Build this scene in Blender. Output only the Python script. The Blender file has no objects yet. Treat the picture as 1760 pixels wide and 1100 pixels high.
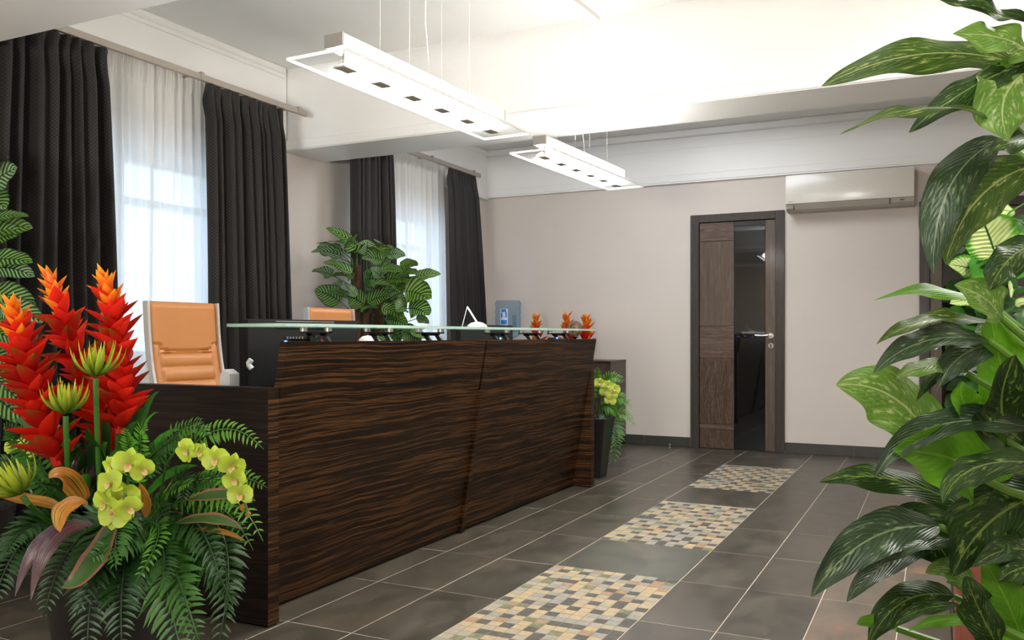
import bpy, bmesh, math, random
from math import sin, cos, pi, radians, sqrt
from mathutils import Vector, Matrix, Quaternion
random.seed(7)
S = bpy.context.scene
COL = S.collection

# ------------------------------------------------------------------ camera, sky, lights, exposure
F, U1, V0, CH = 1500.0, 1614.0, 577.0, 1.1          # focal length in px of the 1760 wide frame, vanishing point, eye height
YAW = math.atan((U1 - 880) / F)
CY, SY = cos(YAW), sin(YAW)
cam = bpy.data.cameras.new('camera'); camo = bpy.data.objects.new('camera', cam); COL.objects.link(camo)
camo.location = (0, 0, CH); camo.rotation_euler = (pi / 2, 0, YAW)
cam.sensor_width = 36; cam.lens = F / 1760 * 36; cam.shift_y = (V0 - 550) / 1760
cam.clip_start = 0.05; cam.clip_end = 100
S.camera = camo
S.view_settings.view_transform = 'Standard'; S.view_settings.look = 'None'
S.view_settings.gamma = 1; S.view_settings.use_curve_mapping = False
S.view_settings.exposure = 0.34
LAMP = 47.0        # radiance of the pendant lamps' light discs
SKY = 3.2          # overcast daylight outside
w = bpy.data.worlds.new('overcast_sky'); S.world = w; w.use_nodes = True
w.node_tree.nodes['Background'].inputs[0].default_value = (0.60, 0.77, 1.0, 1)
w.node_tree.nodes['Background'].inputs[1].default_value = SKY

def area(name, loc, tgt, sx, sy, power, color):
    l = bpy.data.lights.new(name, 'AREA'); l.shape = 'RECTANGLE'; l.size = sx; l.size_y = sy
    l.energy = power; l.color = color
    o = bpy.data.objects.new(name, l); COL.objects.link(o); o.location = loc
    o.rotation_euler = (Vector(tgt) - Vector(loc)).to_track_quat('-Z', 'Y').to_euler()
    return o
area('fill_up_behind', (-1.2, -2.0, 1.3), (-2.4, 2.2, 3.9), 1.0, 0.6, 66, (1.0, 0.97, 0.92)).data.spread = radians(100)  # added fill aimed upward, lifts the ceiling and beam undersides
area('fill_behind', (-1.9, -1.6, 3.05), (-1.9, -1.4, 0), 1.6, 0.8, 100, (1.0, 0.97, 0.92))  # added fill behind the viewer, stands in for unseen room lamps
area('fill_lounge', (0.95, 3.6, 3.05), (0.95, 3.6, 0), 0.5, 1.6, 80, (1.0, 0.97, 0.92))  # added fill out of view on the right, brightens the walls
area('fill_far', (-2.2, 6.7, 3.06), (-2.4, 7.0, 0), 2.2, 0.7, 40, (0.88, 0.93, 1.0))  # added fill hidden by the beam, lifts the end wall
area('fill_entry', (0.6, 0.3, 3.05), (0.5, 0.8, 0), 0.8, 0.8, 22, (1.0, 0.975, 0.94))  # weak added fill above the entrance, out of view

# ------------------------------------------------------------------ calibration helpers: a photo pixel at a depth or on a plane gives the place in the room
def ray(u, v):
    r = (u - 880) / F
    return Vector((-SY + r * CY, CY + r * SY, (V0 - v) / F))
def P(u, v, d): return ray(u, v) * d + Vector((0, 0, CH))
def Yx(u, X): R = ray(u, V0); return X / R.x * R.y
TOCAM = Vector((SY, -CY, 0)); RIGHT = Vector((CY, SY, 0)); UP = Vector((0, 0, 1))

# ------------------------------------------------------------------ materials
MATS = {}
def newmat(name):
    m = bpy.data.materials.new(name); m.use_nodes = True; MATS[name] = m
    nt = m.node_tree; return m, nt, nt.nodes['Principled BSDF']
def setp(b, **k):
    nm = dict(col='Base Color', rough='Roughness', metal='Metallic', spec='Specular IOR Level', trans='Transmission Weight', ior='IOR',
              coat='Coat Weight', sheen='Sheen Weight', sub='Subsurface Weight', crough='Coat Roughness')
    for a, v in k.items():
        if a == 'col' and len(v) == 3: v = (*v, 1)
        b.inputs[nm[a]].default_value = v
def N(nt, t, **k):
    n = nt.nodes.new(t)
    for a, v in k.items():
        if a in n.inputs.keys() and not hasattr(n, a): n.inputs[a].default_value = v
        else: setattr(n, a, v)
    return n
def L(nt, a, b): nt.links.new(a, b)
def ramp(nt, fac, stops, interp='LINEAR'):
    r = nt.nodes.new('ShaderNodeValToRGB'); r.color_ramp.interpolation = interp
    e = r.color_ramp.elements
    while len(e) > 1: e.remove(e[-1])
    e[0].position = stops[0][0]; e[0].color = (*stops[0][1], 1)
    for p, c in stops[1:]:
        x = e.new(p); x.color = (*c, 1)
    L(nt, fac, r.inputs[0]); return r.outputs[0]
def math_(nt, op, a, b=None, c=None, clamp=False):
    n = nt.nodes.new('ShaderNodeMath'); n.operation = op; n.use_clamp = clamp
    for i, x in enumerate((a, b, c)):
        if x is None: continue
        if isinstance(x, (int, float)): n.inputs[i].default_value = x
        else: L(nt, x, n.inputs[i])
    return n.outputs[0]
def mix(nt, f, a, b):
    n = nt.nodes.new('ShaderNodeMix'); n.data_type = 'RGBA'
    for s, x in ((0, f), (6, a), (7, b)):
        if isinstance(x, (int, float)): n.inputs[s].default_value = x
        elif isinstance(x, tuple): n.inputs[s].default_value = (*x, 1)
        else: L(nt, x, n.inputs[s])
    return n.outputs[2]
def noise(nt, vec, scale=5, detail=3, rough=0.5, dist=0.0):
    n = nt.nodes.new('ShaderNodeTexNoise'); n.inputs['Scale'].default_value = scale
    n.inputs['Detail'].default_value = detail; n.inputs['Roughness'].default_value = rough; n.inputs['Distortion'].default_value = dist
    if vec is not None: L(nt, vec, n.inputs['Vector'])
    return n.outputs['Fac']
def pos(nt, scale=(1, 1, 1)):
    g = nt.nodes.new('ShaderNodeNewGeometry'); m = nt.nodes.new('ShaderNodeMapping'); m.inputs['Scale'].default_value = scale
    L(nt, g.outputs['Position'], m.inputs['Vector']); return m.outputs[0]
def bump(nt, h, b, strength=0.3, dist=0.01):
    n = nt.nodes.new('ShaderNodeBump'); n.inputs['Strength'].default_value = strength; n.inputs['Distance'].default_value = dist
    L(nt, h, n.inputs['Height']); L(nt, n.outputs[0], b.inputs['Normal'])
def plain(name, col, rough=0.5, metal=0, spec=0.5, var=0.06, scale=8, **k):
    m, nt, b = newmat(name); setp(b, col=col, rough=rough, metal=metal, spec=spec, **k)
    n = noise(nt, pos(nt), scale, 3)
    c = mix(nt, n, tuple(x * (1 - var) for x in col), tuple(min(1, x * (1 + var)) for x in col))
    L(nt, c, b.inputs['Base Color']); return m

WALL = plain('beige_wall_paint', (0.66, 0.595, 0.535), 0.75, spec=0.25, var=0.03, scale=3)
m, nt, b = newmat('white_ceiling_paint'); setp(b, rough=0.55, spec=0.35)
L(nt, mix(nt, noise(nt, pos(nt), 2, 3), (0.84, 0.83, 0.80), (0.88, 0.87, 0.845)), b.inputs['Base Color'])
bump(nt, noise(nt, pos(nt, (1.2, 1.2, 30)), 3, 2), b, 0.15, 0.004)
WHITE = m
GROUT = plain('cement_grout', (0.58, 0.50, 0.40), 0.85, var=0.15, scale=30)
def wood(name, dark, mid, light, sc=(1.3, 1.3, 62), rough=0.28, wav=0.35, coat=0.25, fine=True):
    m, nt, b = newmat(name); setp(b, rough=rough, coat=coat, spec=0.2, crough=0.15)
    g = nt.nodes.new('ShaderNodeNewGeometry')
    d = nt.nodes.new('ShaderNodeTexNoise'); d.inputs['Scale'].default_value = 2.2; d.inputs['Detail'].default_value = 2
    L(nt, g.outputs['Position'], d.inputs['Vector'])
    ax = max(range(3), key=lambda i: sc[i])
    off = nt.nodes.new('ShaderNodeCombineXYZ')
    dd = math_(nt, 'MULTIPLY', math_(nt, 'SUBTRACT', d.outputs['Fac'], 0.5), wav * 0.16)
    L(nt, dd, off.inputs[ax if ax == 2 else 0])
    va = nt.nodes.new('ShaderNodeVectorMath'); L(nt, g.outputs['Position'], va.inputs[0]); L(nt, off.outputs[0], va.inputs[1])
    mp = nt.nodes.new('ShaderNodeMapping'); mp.inputs['Scale'].default_value = sc; L(nt, va.outputs[0], mp.inputs['Vector'])
    n1 = noise(nt, mp.outputs[0], 1.0, 5, 0.62, 0.25)
    c = ramp(nt, n1, [(0.36, dark), (0.44, mid), (0.49, dark), (0.56, light), (0.61, dark), (0.68, mid), (0.78, light)])
    L(nt, c, b.inputs['Base Color']); bump(nt, n1, b, 0.08, 0.002); return m
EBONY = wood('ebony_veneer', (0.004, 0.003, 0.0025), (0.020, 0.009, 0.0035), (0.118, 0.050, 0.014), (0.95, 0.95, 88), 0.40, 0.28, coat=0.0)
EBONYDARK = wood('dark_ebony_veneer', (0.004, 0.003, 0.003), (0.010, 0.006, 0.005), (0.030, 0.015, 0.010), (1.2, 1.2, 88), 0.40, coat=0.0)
WAL_V = wood('walnut_vertical_grain', (0.085, 0.06, 0.043), (0.12, 0.085, 0.062), (0.15, 0.11, 0.08), (45, 45, 1.6), 0.4, 0.1)
WAL_H = wood('walnut_cross_grain', (0.075, 0.046, 0.034), (0.12, 0.08, 0.06), (0.165, 0.115, 0.09), (2, 2, 40), 0.4, 0.2)
WAL_D = wood('walnut_figured_grain', (0.045, 0.028, 0.018), (0.095, 0.06, 0.04), (0.15, 0.1, 0.068), (55, 55, 3.5), 0.4, 0.8)
FRAME = wood('smoked_oak_frame', (0.042, 0.032, 0.026), (0.055, 0.043, 0.035), (0.07, 0.055, 0.046), (60, 60, 2), 0.45, 0.05)
CABW = wood('wenge_cabinet', (0.05, 0.028, 0.024), (0.07, 0.042, 0.036), (0.09, 0.055, 0.047), (50, 50, 1.5), 0.35, 0.05)

def tilemat(name, dark, mid, rust, rough=0.32, amt=0.5):
    m, nt, b = newmat(name); setp(b, spec=0.5)
    oi = nt.nodes.new('ShaderNodeObjectInfo'); g = nt.nodes.new('ShaderNodeNewGeometry')
    va = nt.nodes.new('ShaderNodeVectorMath'); va.operation = 'MULTIPLY_ADD'
    cx = nt.nodes.new('ShaderNodeCombineXYZ'); L(nt, oi.outputs['Random'], cx.inputs[2]); L(nt, oi.outputs['Random'], cx.inputs[0])
    L(nt, cx.outputs[0], va.inputs[0]); va.inputs[1].default_value = (9, 9, 20); L(nt, g.outputs['Position'], va.inputs[2])
    mp = nt.nodes.new('ShaderNodeMapping'); mp.inputs['Scale'].default_value = (1.6, 1, 1); L(nt, va.outputs[0], mp.inputs['Vector'])
    n1 = noise(nt, mp.outputs[0], 4.0, 6, 0.6, 0.4); n2 = noise(nt, mp.outputs[0], 2.2, 4, 0.65, 1.0); n3 = noise(nt, mp.outputs[0], 26, 4, 0.6)
    c = ramp(nt, n1, [(0.3, dark), (0.72, mid)])
    f = math_(nt, 'MULTIPLY', math_(nt, 'SUBTRACT', n2, 0.52, clamp=True), 6 * amt, clamp=True)
    c = mix(nt, math_(nt, 'MULTIPLY', f, math_(nt, 'MULTIPLY', n3, 1.2, clamp=True)), c, rust)
    L(nt, c, b.inputs['Base Color'])
    L(nt, math_(nt, 'ADD', math_(nt, 'MULTIPLY', n1, 0.25), rough - 0.1), b.inputs['Roughness'])
    bump(nt, n3, b, 0.05, 0.002); return m
TILE = tilemat('slate_look_tile', (0.038, 0.034, 0.025), (0.086, 0.075, 0.056), (0.17, 0.12, 0.08), 0.33, 0.35)
TILEG = tilemat('green_slate_tile', (0.065, 0.066, 0.055), (0.12, 0.118, 0.098), (0.22, 0.15, 0.10), 0.3, 0.5)
TILEB = tilemat('rusty_brown_tile', (0.085, 0.068, 0.052), (0.16, 0.13, 0.10), (0.24, 0.13, 0.08), 0.45, 1.2)
SKIRT = tilemat('dark_skirting_tile', (0.035, 0.034, 0.028), (0.055, 0.05, 0.04), (0.07, 0.05, 0.04), 0.4, 0.3)
STONES = []
for nm, a, c in [('sand', (0.44, 0.33, 0.19), (0.54, 0.43, 0.27)), ('cream', (0.36, 0.31, 0.23), (0.45, 0.40, 0.31)), ('slate', (0.075, 0.072, 0.062), (0.13, 0.12, 0.105)),
                 ('greystone', (0.27, 0.26, 0.22), (0.38, 0.365, 0.315)), ('moss', (0.12, 0.13, 0.06), (0.28, 0.28, 0.17)), ('rust', (0.33, 0.19, 0.10), (0.42, 0.30, 0.2))]:
    m, nt, b = newmat('mosaic_' + nm); setp(b, rough=0.6, spec=0.25); a, c = tuple(x * .86 for x in a), tuple(x * .86 for x in c)
    L(nt, ramp(nt, noise(nt, pos(nt), 35, 4, 0.65, 0.8), [(0.3, a), (0.7, c)]), b.inputs['Base Color']); STONES.append(m)

STEEL = plain('polished_chrome', (0.75, 0.74, 0.72), 0.12, 1.0, var=0.02)
BRIGHT = plain('satin_chrome', (0.82, 0.81, 0.79), 0.3, 0.75, var=0.02)
BRUSH = plain('brushed_aluminium', (0.48, 0.46, 0.44), 0.35, 1.0, var=0.05, scale=40)
RODM = plain('champagne_metal_rail', (0.42, 0.37, 0.32), 0.4, 0.6, var=0.05)
BLACKP = plain('black_plastic', (0.018, 0.018, 0.018), 0.35, var=0.1)
GREYP = plain('dark_grey_plastic', (0.016, 0.016, 0.0155), 0.8, spec=0.12, var=0.1)
LGREYP = plain('light_grey_plastic', (0.32, 0.31, 0.28), 0.4, var=0.05)
WHITEP = plain('white_plastic', (0.8, 0.8, 0.78), 0.35, var=0.02)
CREAMP = plain('ivory_plastic', (0.66, 0.62, 0.54), 0.22, spec=0.5, var=0.02)
AIRG = plain('taupe_plastic', (0.42, 0.38, 0.32), 0.4, var=0.03)
BLKMET = plain('dark_bracket_metal', (0.03, 0.027, 0.025), 0.3, 0.7, var=0.1)
REDREFL = plain('red_reflection_line', (0.5, 0.02, 0.015), 0.4, var=0.05)  # red colour stands in for reflections on the bracket edges
POT = plain('black_planter_glaze', (0.022, 0.019, 0.017), 0.35, var=0.15)
SOIL = plain('dark_potting_soil', (0.03, 0.02, 0.012), 0.95, var=0.4, scale=60)
PAPER = plain('magazine_paper', (0.75, 0.73, 0.72), 0.4, var=0.02)
ORINK = plain('orange_print', (0.75, 0.15, 0.05), 0.4); BRINK = plain('brown_print', (0.35, 0.26, 0.15), 0.4)
BLUEINK = plain('blue_label_print', (0.03, 0.2, 0.62), 0.4); WHINK = plain('pale_label_film', (0.62, 0.68, 0.85), 0.4)
m, nt, b = newmat('moss_pole_fibre'); setp(b, rough=0.95)
L(nt, ramp(nt, noise(nt, pos(nt, (1, 1, 3)), 90, 4, 0.7), [(0.3, (0.03, 0.012, 0.006)), (0.7, (0.13, 0.06, 0.03))]), b.inputs['Base Color'])
bump(nt, noise(nt, pos(nt), 120, 3), b, 0.8, 0.01); FIBRE = m
m, nt, b = newmat('tan_leather'); setp(b, rough=0.42, spec=0.45)
L(nt, mix(nt, noise(nt, pos(nt), 6, 3), (0.42, 0.165, 0.045), (0.48, 0.195, 0.06)), b.inputs['Base Color']); bump(nt, noise(nt, pos(nt), 300, 2), b, 0.06, 0.001); TAN = m
m, nt, b = newmat('terracotta_leather'); setp(b, rough=0.38, spec=0.5)
L(nt, mix(nt, noise(nt, pos(nt), 7, 3), (0.30, 0.085, 0.055), (0.37, 0.11, 0.075)), b.inputs['Base Color']); bump(nt, noise(nt, pos(nt), 260, 2), b, 0.08, 0.001); REDL = m
# dark curtain with small woven dots
m, nt, b = newmat('dark_dotted_curtain_cloth'); setp(b, rough=0.62, sheen=0.12, spec=0.3)
uv = nt.nodes.new('ShaderNodeUVMap'); mp = nt.nodes.new('ShaderNodeMapping'); mp.inputs['Scale'].default_value = (95, 95, 1); L(nt, uv.outputs[0], mp.inputs[0])
ch = nt.nodes.new('ShaderNodeTexChecker'); ch.inputs['Scale'].default_value = 1.0; L(nt, mp.outputs[0], ch.inputs[0])
L(nt, mix(nt, ch.outputs['Fac'], (0.0075, 0.006, 0.005), (0.016, 0.0125, 0.010)), b.inputs['Base Color'])
L(nt, math_(nt, 'MULTIPLY_ADD', ch.outputs['Fac'], -0.25, 0.7), b.inputs['Roughness']); CURT = m
# sheer voile
m, nt, b = newmat('white_voile'); nt.nodes.remove(b); out = nt.nodes['Material Output']
df = N(nt, 'ShaderNodeBsdfDiffuse'); tl = N(nt, 'ShaderNodeBsdfTranslucent'); tp = N(nt, 'ShaderNodeBsdfTransparent')
for x in (df, tl): x.inputs[0].default_value = (0.86, 0.84, 0.80, 1)
m1 = N(nt, 'ShaderNodeMixShader'); m1.inputs[0].default_value = 0.5; L(nt, df.outputs[0], m1.inputs[1]); L(nt, tl.outputs[0], m1.inputs[2])
m2 = N(nt, 'ShaderNodeMixShader'); m2.inputs[0].default_value = 0.86; L(nt, tp.outputs[0], m2.inputs[1]); L(nt, m1.outputs[0], m2.inputs[2])
L(nt, m2.outputs[0], out.inputs[0]); SHEER = m
# glass
def glassy(name, col, rough, mixf, ior=1.45):
    m, nt, b = newmat(name); setp(b, col=col, rough=rough, trans=1.0, ior=ior)
    out = nt.nodes['Material Output']; tp = N(nt, 'ShaderNodeBsdfTransparent'); tp.inputs[0].default_value = (*col, 1)
    ms = N(nt, 'ShaderNodeMixShader'); ms.inputs[0].default_value = mixf
    L(nt, b.outputs[0], ms.inputs[1]); L(nt, tp.outputs[0], ms.inputs[2]); L(nt, ms.outputs[0], out.inputs[0]); return m
PANE = glassy('window_pane_glass', (0.95, 0.97, 0.98), 0.0, 0.85)
SHELFG = glassy('green_edged_glass', (0.82, 0.95, 0.90), 0.02, 0.35)
BOTTLE = glassy('blue_bottle_plastic', (0.66, 0.80, 0.90), 0.08, 0.6, 1.15)
m, nt, b = newmat('glass_edge_frosted'); setp(b, col=(0.62, 0.85, 0.76), rough=0.35, trans=0.3); GEDGE = m
m, nt, b = newmat('lamp_plate_glass'); out = nt.nodes['Material Output']; setp(b, col=(0.92, 0.95, 0.95), rough=0.25)
tp = N(nt, 'ShaderNodeBsdfTransparent'); tl = N(nt, 'ShaderNodeBsdfTranslucent'); tl.inputs[0].default_value = (0.9, 0.93, 0.93, 1)
ma = N(nt, 'ShaderNodeMixShader'); ma.inputs[0].default_value = 0.5; L(nt, b.outputs[0], ma.inputs[1]); L(nt, tl.outputs[0], ma.inputs[2])
mb = N(nt, 'ShaderNodeMixShader'); mb.inputs[0].default_value = 0.12; L(nt, tp.outputs[0], mb.inputs[1]); L(nt, ma.outputs[0], mb.inputs[2])
L(nt, mb.outputs[0], out.inputs[0]); LAMPG = m
LEDGE = plain('lamp_plate_bevel', (0.92, 0.93, 0.92), 0.3, var=0.01)  # near-white colour imitates lamplight glowing in the glass edges
def emis(name, col, s):
    m, nt, b = newmat(name); setp(b, col=col); b.inputs['Emission Color'].default_value = (*col, 1); b.inputs['Emission Strength'].default_value = s; return m
GLOW = emis('lit_opal_disc', (1.0, 0.98, 0.935), LAMP)
LED = emis('blue_led', (0.05, 0.12, 1.0), 6)
m, nt, b = newmat('black_door_glass'); setp(b, col=(0.006, 0.0055, 0.005), rough=0.03, spec=0.7); BGLASS = m
CAPM = plain('satin_nickel_cap', (0.50, 0.46, 0.39), 0.5, 0.2, var=0.03)
LAMPW = plain('satin_white_lamp_metal', (0.8, 0.79, 0.76), 0.3, var=0.02)

# --- leaf materials (UV: x across with the midrib at .5, y along the blade)
def leafmat(name, fn, rough=0.38, transl=0.3, spec=0.5, tcol=None):
    m, nt, b = newmat(name); setp(b, rough=rough, spec=spec)
    uv = nt.nodes.new('ShaderNodeUVMap'); sp = nt.nodes.new('ShaderNodeSeparateXYZ'); L(nt, uv.outputs[0], sp.inputs[0])
    s = math_(nt, 'MULTIPLY', math_(nt, 'SUBTRACT', sp.outputs[0], 0.5), 2.0)
    a = math_(nt, 'ABSOLUTE', s); t = sp.outputs[1]
    c, h = fn(nt, s, a, t)
    L(nt, c, b.inputs['Base Color'])
    if h is not None: bump(nt, h, b, 0.5, 0.004)
    tl = N(nt, 'ShaderNodeBsdfTranslucent')
    br = mix(nt, 1.0, c, c); L(nt, c, tl.inputs[0])
    ms = N(nt, 'ShaderNodeMixShader'); ms.inputs[0].default_value = transl
    out = nt.nodes['Material Output']; L(nt, b.outputs[0], ms.inputs[1]); L(nt, tl.outputs[0], ms.inputs[2]); L(nt, ms.outputs[0], out.inputs[0]); return m
def comb(nt, x, y, z=None):
    c = nt.nodes.new('ShaderNodeCombineXYZ'); L(nt, x, c.inputs[0]); L(nt, y, c.inputs[1])
    if z is not None: L(nt, z, c.inputs[2])
    return c.outputs[0]
def oir(nt): return math_(nt, 'MULTIPLY', nt.nodes.new('ShaderNodeObjectInfo').outputs['Random'], 17.0)
def mottled(dark, mid, lite, thr=0.52, amt=1.0):
    def fn(nt, s, a, t):
        q = math_(nt, 'SUBTRACT', t, math_(nt, 'MULTIPLY', math_(nt, 'POWER', a, 1.4), 0.34))
        vec = comb(nt, math_(nt, 'MULTIPLY', s, 3.4), math_(nt, 'MULTIPLY', q, 7.0), oir(nt))
        n = noise(nt, vec, 1.6, 5, 0.62, 0.5)
        edge = math_(nt, 'SUBTRACT', 1.0, math_(nt, 'POWER', a, 3.0))
        f = math_(nt, 'MULTIPLY', math_(nt, 'MULTIPLY', math_(nt, 'SUBTRACT', n, thr), 9.0 * amt, clamp=True), edge)
        n2 = noise(nt, comb(nt, s, math_(nt, 'MULTIPLY', t, 3.0), oir(nt)), 1.2, 2)
        c = mix(nt, math_(nt, 'MULTIPLY_ADD', n2, 2.5, -0.75, clamp=True), dark, mid)
        c = mix(nt, f, c, lite)
        v = math_(nt, 'SINE', math_(nt, 'MULTIPLY_ADD', q, 95.0, math_(nt, 'MULTIPLY', n2, 8.0)))
        vl = math_(nt, 'MULTIPLY', math_(nt, 'SUBTRACT', v, 0.9, clamp=True), 4.0, clamp=True)
        c = mix(nt, vl, c, tuple(x * 0.6 + y * 0.4 for x, y in zip(mid, lite)))
        rib = math_(nt, 'LESS_THAN', a, 0.035)
        c = mix(nt, math_(nt, 'MULTIPLY', rib, 0.8), c, lite)
        return c, math_(nt, 'ADD', math_(nt, 'MULTIPLY', v, 0.12), math_(nt, 'MULTIPLY', rib, -1.0))
    return fn
DIEF_D = leafmat('dieffenbachia_leaf_dark', mottled((0.011, 0.035, 0.008), (0.03, 0.08, 0.012), (0.26, 0.38, 0.07), 0.55), 0.45, 0.18, 0.3)
DIEF_M = leafmat('dieffenbachia_leaf_olive', mottled((0.035, 0.085, 0.01), (0.075, 0.16, 0.02), (0.48, 0.55, 0.17), 0.55), 0.36, 0.25)
DIEF_L = leafmat('dieffenbachia_leaf_light', mottled((0.12, 0.27, 0.03), (0.19, 0.38, 0.05), (0.55, 0.66, 0.27), 0.53), 0.4, 0.35)
DIEF_B = leafmat('dieffenbachia_leaf_bright', mottled((0.10, 0.30, 0.012), (0.17, 0.42, 0.02), (0.28, 0.55, 0.06), 0.6), 0.4, 0.4)
DIEF_G = leafmat('dieffenbachia_leaf_silver', mottled((0.016, 0.045, 0.016), (0.045, 0.085, 0.035), (0.28, 0.36, 0.18), 0.56), 0.36, 0.12, 0.42)
def calath(dark, lite, k=62.0, bright=1.0):
    def fn(nt, s, a, t):
        q = math_(nt, 'SUBTRACT', t, math_(nt, 'MULTIPLY', a, 0.22))
        n = noise(nt, comb(nt, s, math_(nt, 'MULTIPLY', t, 2.0), oir(nt)), 2.0, 2)
        v = math_(nt, 'SINE', math_(nt, 'ADD', math_(nt, 'MULTIPLY', q, k), math_(nt, 'MULTIPLY', n, 2.5)))
        f = math_(nt, 'MULTIPLY_ADD', v, 2.5, 0.6, clamp=True)
        f = math_(nt, 'MULTIPLY', f, math_(nt, 'SUBTRACT', 1.0, math_(nt, 'POWER', a, 7.0)))
        f = math_(nt, 'MULTIPLY', f, math_(nt, 'GREATER_THAN', a, 0.05))
        return mix(nt, f, dark, lite), v
    return fn
CAL = leafmat('calathea_leaf_striped', calath((0.006, 0.028, 0.006), (0.17, 0.36, 0.06)), 0.4, 0.22)
CAL2 = leafmat('calathea_leaf_pale', calath((0.008, 0.035, 0.014), (0.26, 0.43, 0.17)), 0.35, 0.22)
CAL3 = leafmat('calathea_leaf_olive', calath((0.02, 0.06, 0.008), (0.16, 0.30, 0.035), 55), 0.4, 0.25)
def camille(edge, lite):
    def fn(nt, s, a, t):
        n = noise(nt, comb(nt, s, math_(nt, 'MULTIPLY', t, 4.0), oir(nt)), 3.0, 3)
        f = math_(nt, 'SUBTRACT', 1.0, math_(nt, 'MULTIPLY', math_(nt, 'SUBTRACT', math_(nt, 'ADD', a, math_(nt, 'MULTIPLY', n, 0.35)), 0.86, clamp=True), 5.0, clamp=True))
        c = mix(nt, f, edge, lite)
        v = math_(nt, 'SINE', math_(nt, 'MULTIPLY', math_(nt, 'SUBTRACT', t, math_(nt, 'MULTIPLY', a, 0.3)), 60.0))
        vl = math_(nt, 'GREATER_THAN', v, 0.96)
        c = mix(nt, math_(nt, 'MULTIPLY', vl, 0.6), c, edge); c = mix(nt, math_(nt, 'LESS_THAN', a, 0.045), c, (0.03, 0.1, 0.02))
        return c, v
    return fn
CAM_L = leafmat('variegated_leaf_cream', camille((0.08, 0.30, 0.015), (0.58, 0.70, 0.28)), 0.38, 0.35)
def twotone(base, tip, pw=1.0, side=None):
    def fn(nt, s, a, t):
        f = math_(nt, 'POWER', t, pw, clamp=True)
        c = mix(nt, f, base, tip)
        if side: c = mix(nt, math_(nt, 'MULTIPLY', math_(nt, 'GREATER_THAN', a, 0.7), 0.5), c, side)
        return c, None
    return fn
GREEN_D = leafmat('deep_green_leaf', twotone((0.015, 0.06, 0.01), (0.03, 0.11, 0.015)), 0.35, 0.2)
GREEN_M = leafmat('fresh_green_leaf', twotone((0.03, 0.16, 0.012), (0.06, 0.27, 0.02)), 0.4, 0.3)
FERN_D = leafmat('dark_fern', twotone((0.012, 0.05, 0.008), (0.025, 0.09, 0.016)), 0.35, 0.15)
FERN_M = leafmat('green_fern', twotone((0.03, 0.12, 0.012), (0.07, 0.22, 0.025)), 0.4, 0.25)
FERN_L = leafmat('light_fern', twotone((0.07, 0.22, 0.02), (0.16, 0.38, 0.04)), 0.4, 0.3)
BR_RED = leafmat('red_bract', twotone((0.58, 0.010, 0.006), (0.88, 0.035, 0.015)), 0.4, 0.35)
BR_RG = leafmat('red_bract_green_tip', twotone((0.55, 0.008, 0.006), (0.10, 0.16, 0.015), 6.0), 0.4, 0.35)
BR_OR = leafmat('orange_bract_yellow_tip', twotone((0.88, 0.07, 0.012), (0.95, 0.5, 0.02), 2.6), 0.4, 0.35)
SPIKY = leafmat('lime_spiky_petal', twotone((0.06, 0.16, 0.01), (0.55, 0.62, 0.04), 1.4), 0.4, 0.3)
ORCH = leafmat('lime_orchid_petal', twotone((0.45, 0.48, 0.08), (0.55, 0.72, 0.06), 0.8), 0.45, 0.4)
ORLIP = leafmat('orchid_lip', twotone((0.6, 0.22, 0.10), (0.75, 0.7, 0.25), 1.2), 0.5, 0.3)
def corfn(cols):
    def fn(nt, s, a, t):
        n = noise(nt, comb(nt, math_(nt, 'MULTIPLY', s, 9.0), math_(nt, 'MULTIPLY', t, .8), oir(nt)), 1.1, 2, 0.5)
        return ramp(nt, n, [(0.3 + 0.4 * i / (len(cols) - 1), c) for i, c in enumerate(cols)]), n
    return fn
CORD_O = leafmat('orange_striped_leaf', corfn([(0.03, 0.10, 0.01), (0.06, 0.12, 0.01), (0.62, 0.10, 0.02), (0.45, 0.36, 0.04), (0.55, 0.14, 0.03), (0.04, 0.12, 0.02)]), 0.35, 0.25)
CORD_P = leafmat('purple_striped_leaf', corfn([(0.015, 0.015, 0.02), (0.05, 0.022, 0.04), (0.13, 0.035, 0.03), (0.025, 0.04, 0.025)]), 0.25, 0.1, 0.8)
PINKEDGE = leafmat('pink_edged_leaf', twotone((0.03, 0.09, 0.02), (0.06, 0.13, 0.03), 1, (0.5, 0.1, 0.1)), 0.35, 0.2)
STEM = plain('green_stem', (0.035, 0.13, 0.012), 0.45, var=0.15, scale=20)
STEML = plain('light_green_stem', (0.16, 0.33, 0.04), 0.45, var=0.15, scale=20)

# ------------------------------------------------------------------ geometry helpers
def link(name, me, parent=None, kind=None, label=None):
    o = bpy.data.objects.new(name, me); COL.objects.link(o)
    if parent: o.parent = parent
    if kind: o['kind'] = kind
    if label: o['label'] = label
    return o
def mesh(name, v, f, mat, smooth=False, uvs=None, mats=None, mi=None):
    me = bpy.data.meshes.new(name); me.from_pydata([tuple(x) for x in v], [], f)
    for mm in (mats or [mat]): me.materials.append(mm)
    if mi: me.polygons.foreach_set('material_index', mi)
    if smooth: me.polygons.foreach_set('use_smooth', [True] * len(f))
    if uvs:
        ul = me.uv_layers.new(name='UVMap'); d = ul.data
        for i, l in enumerate(me.loops): d[i].uv = uvs[l.vertex_index]
    me.update(); return me
def J(*parts):
    V, Fc = [], []
    for v, f in parts:
        o = len(V); V += [Vector(x) for x in v]; Fc += [tuple(i + o for i in q) for q in f]
    return V, Fc
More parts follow.
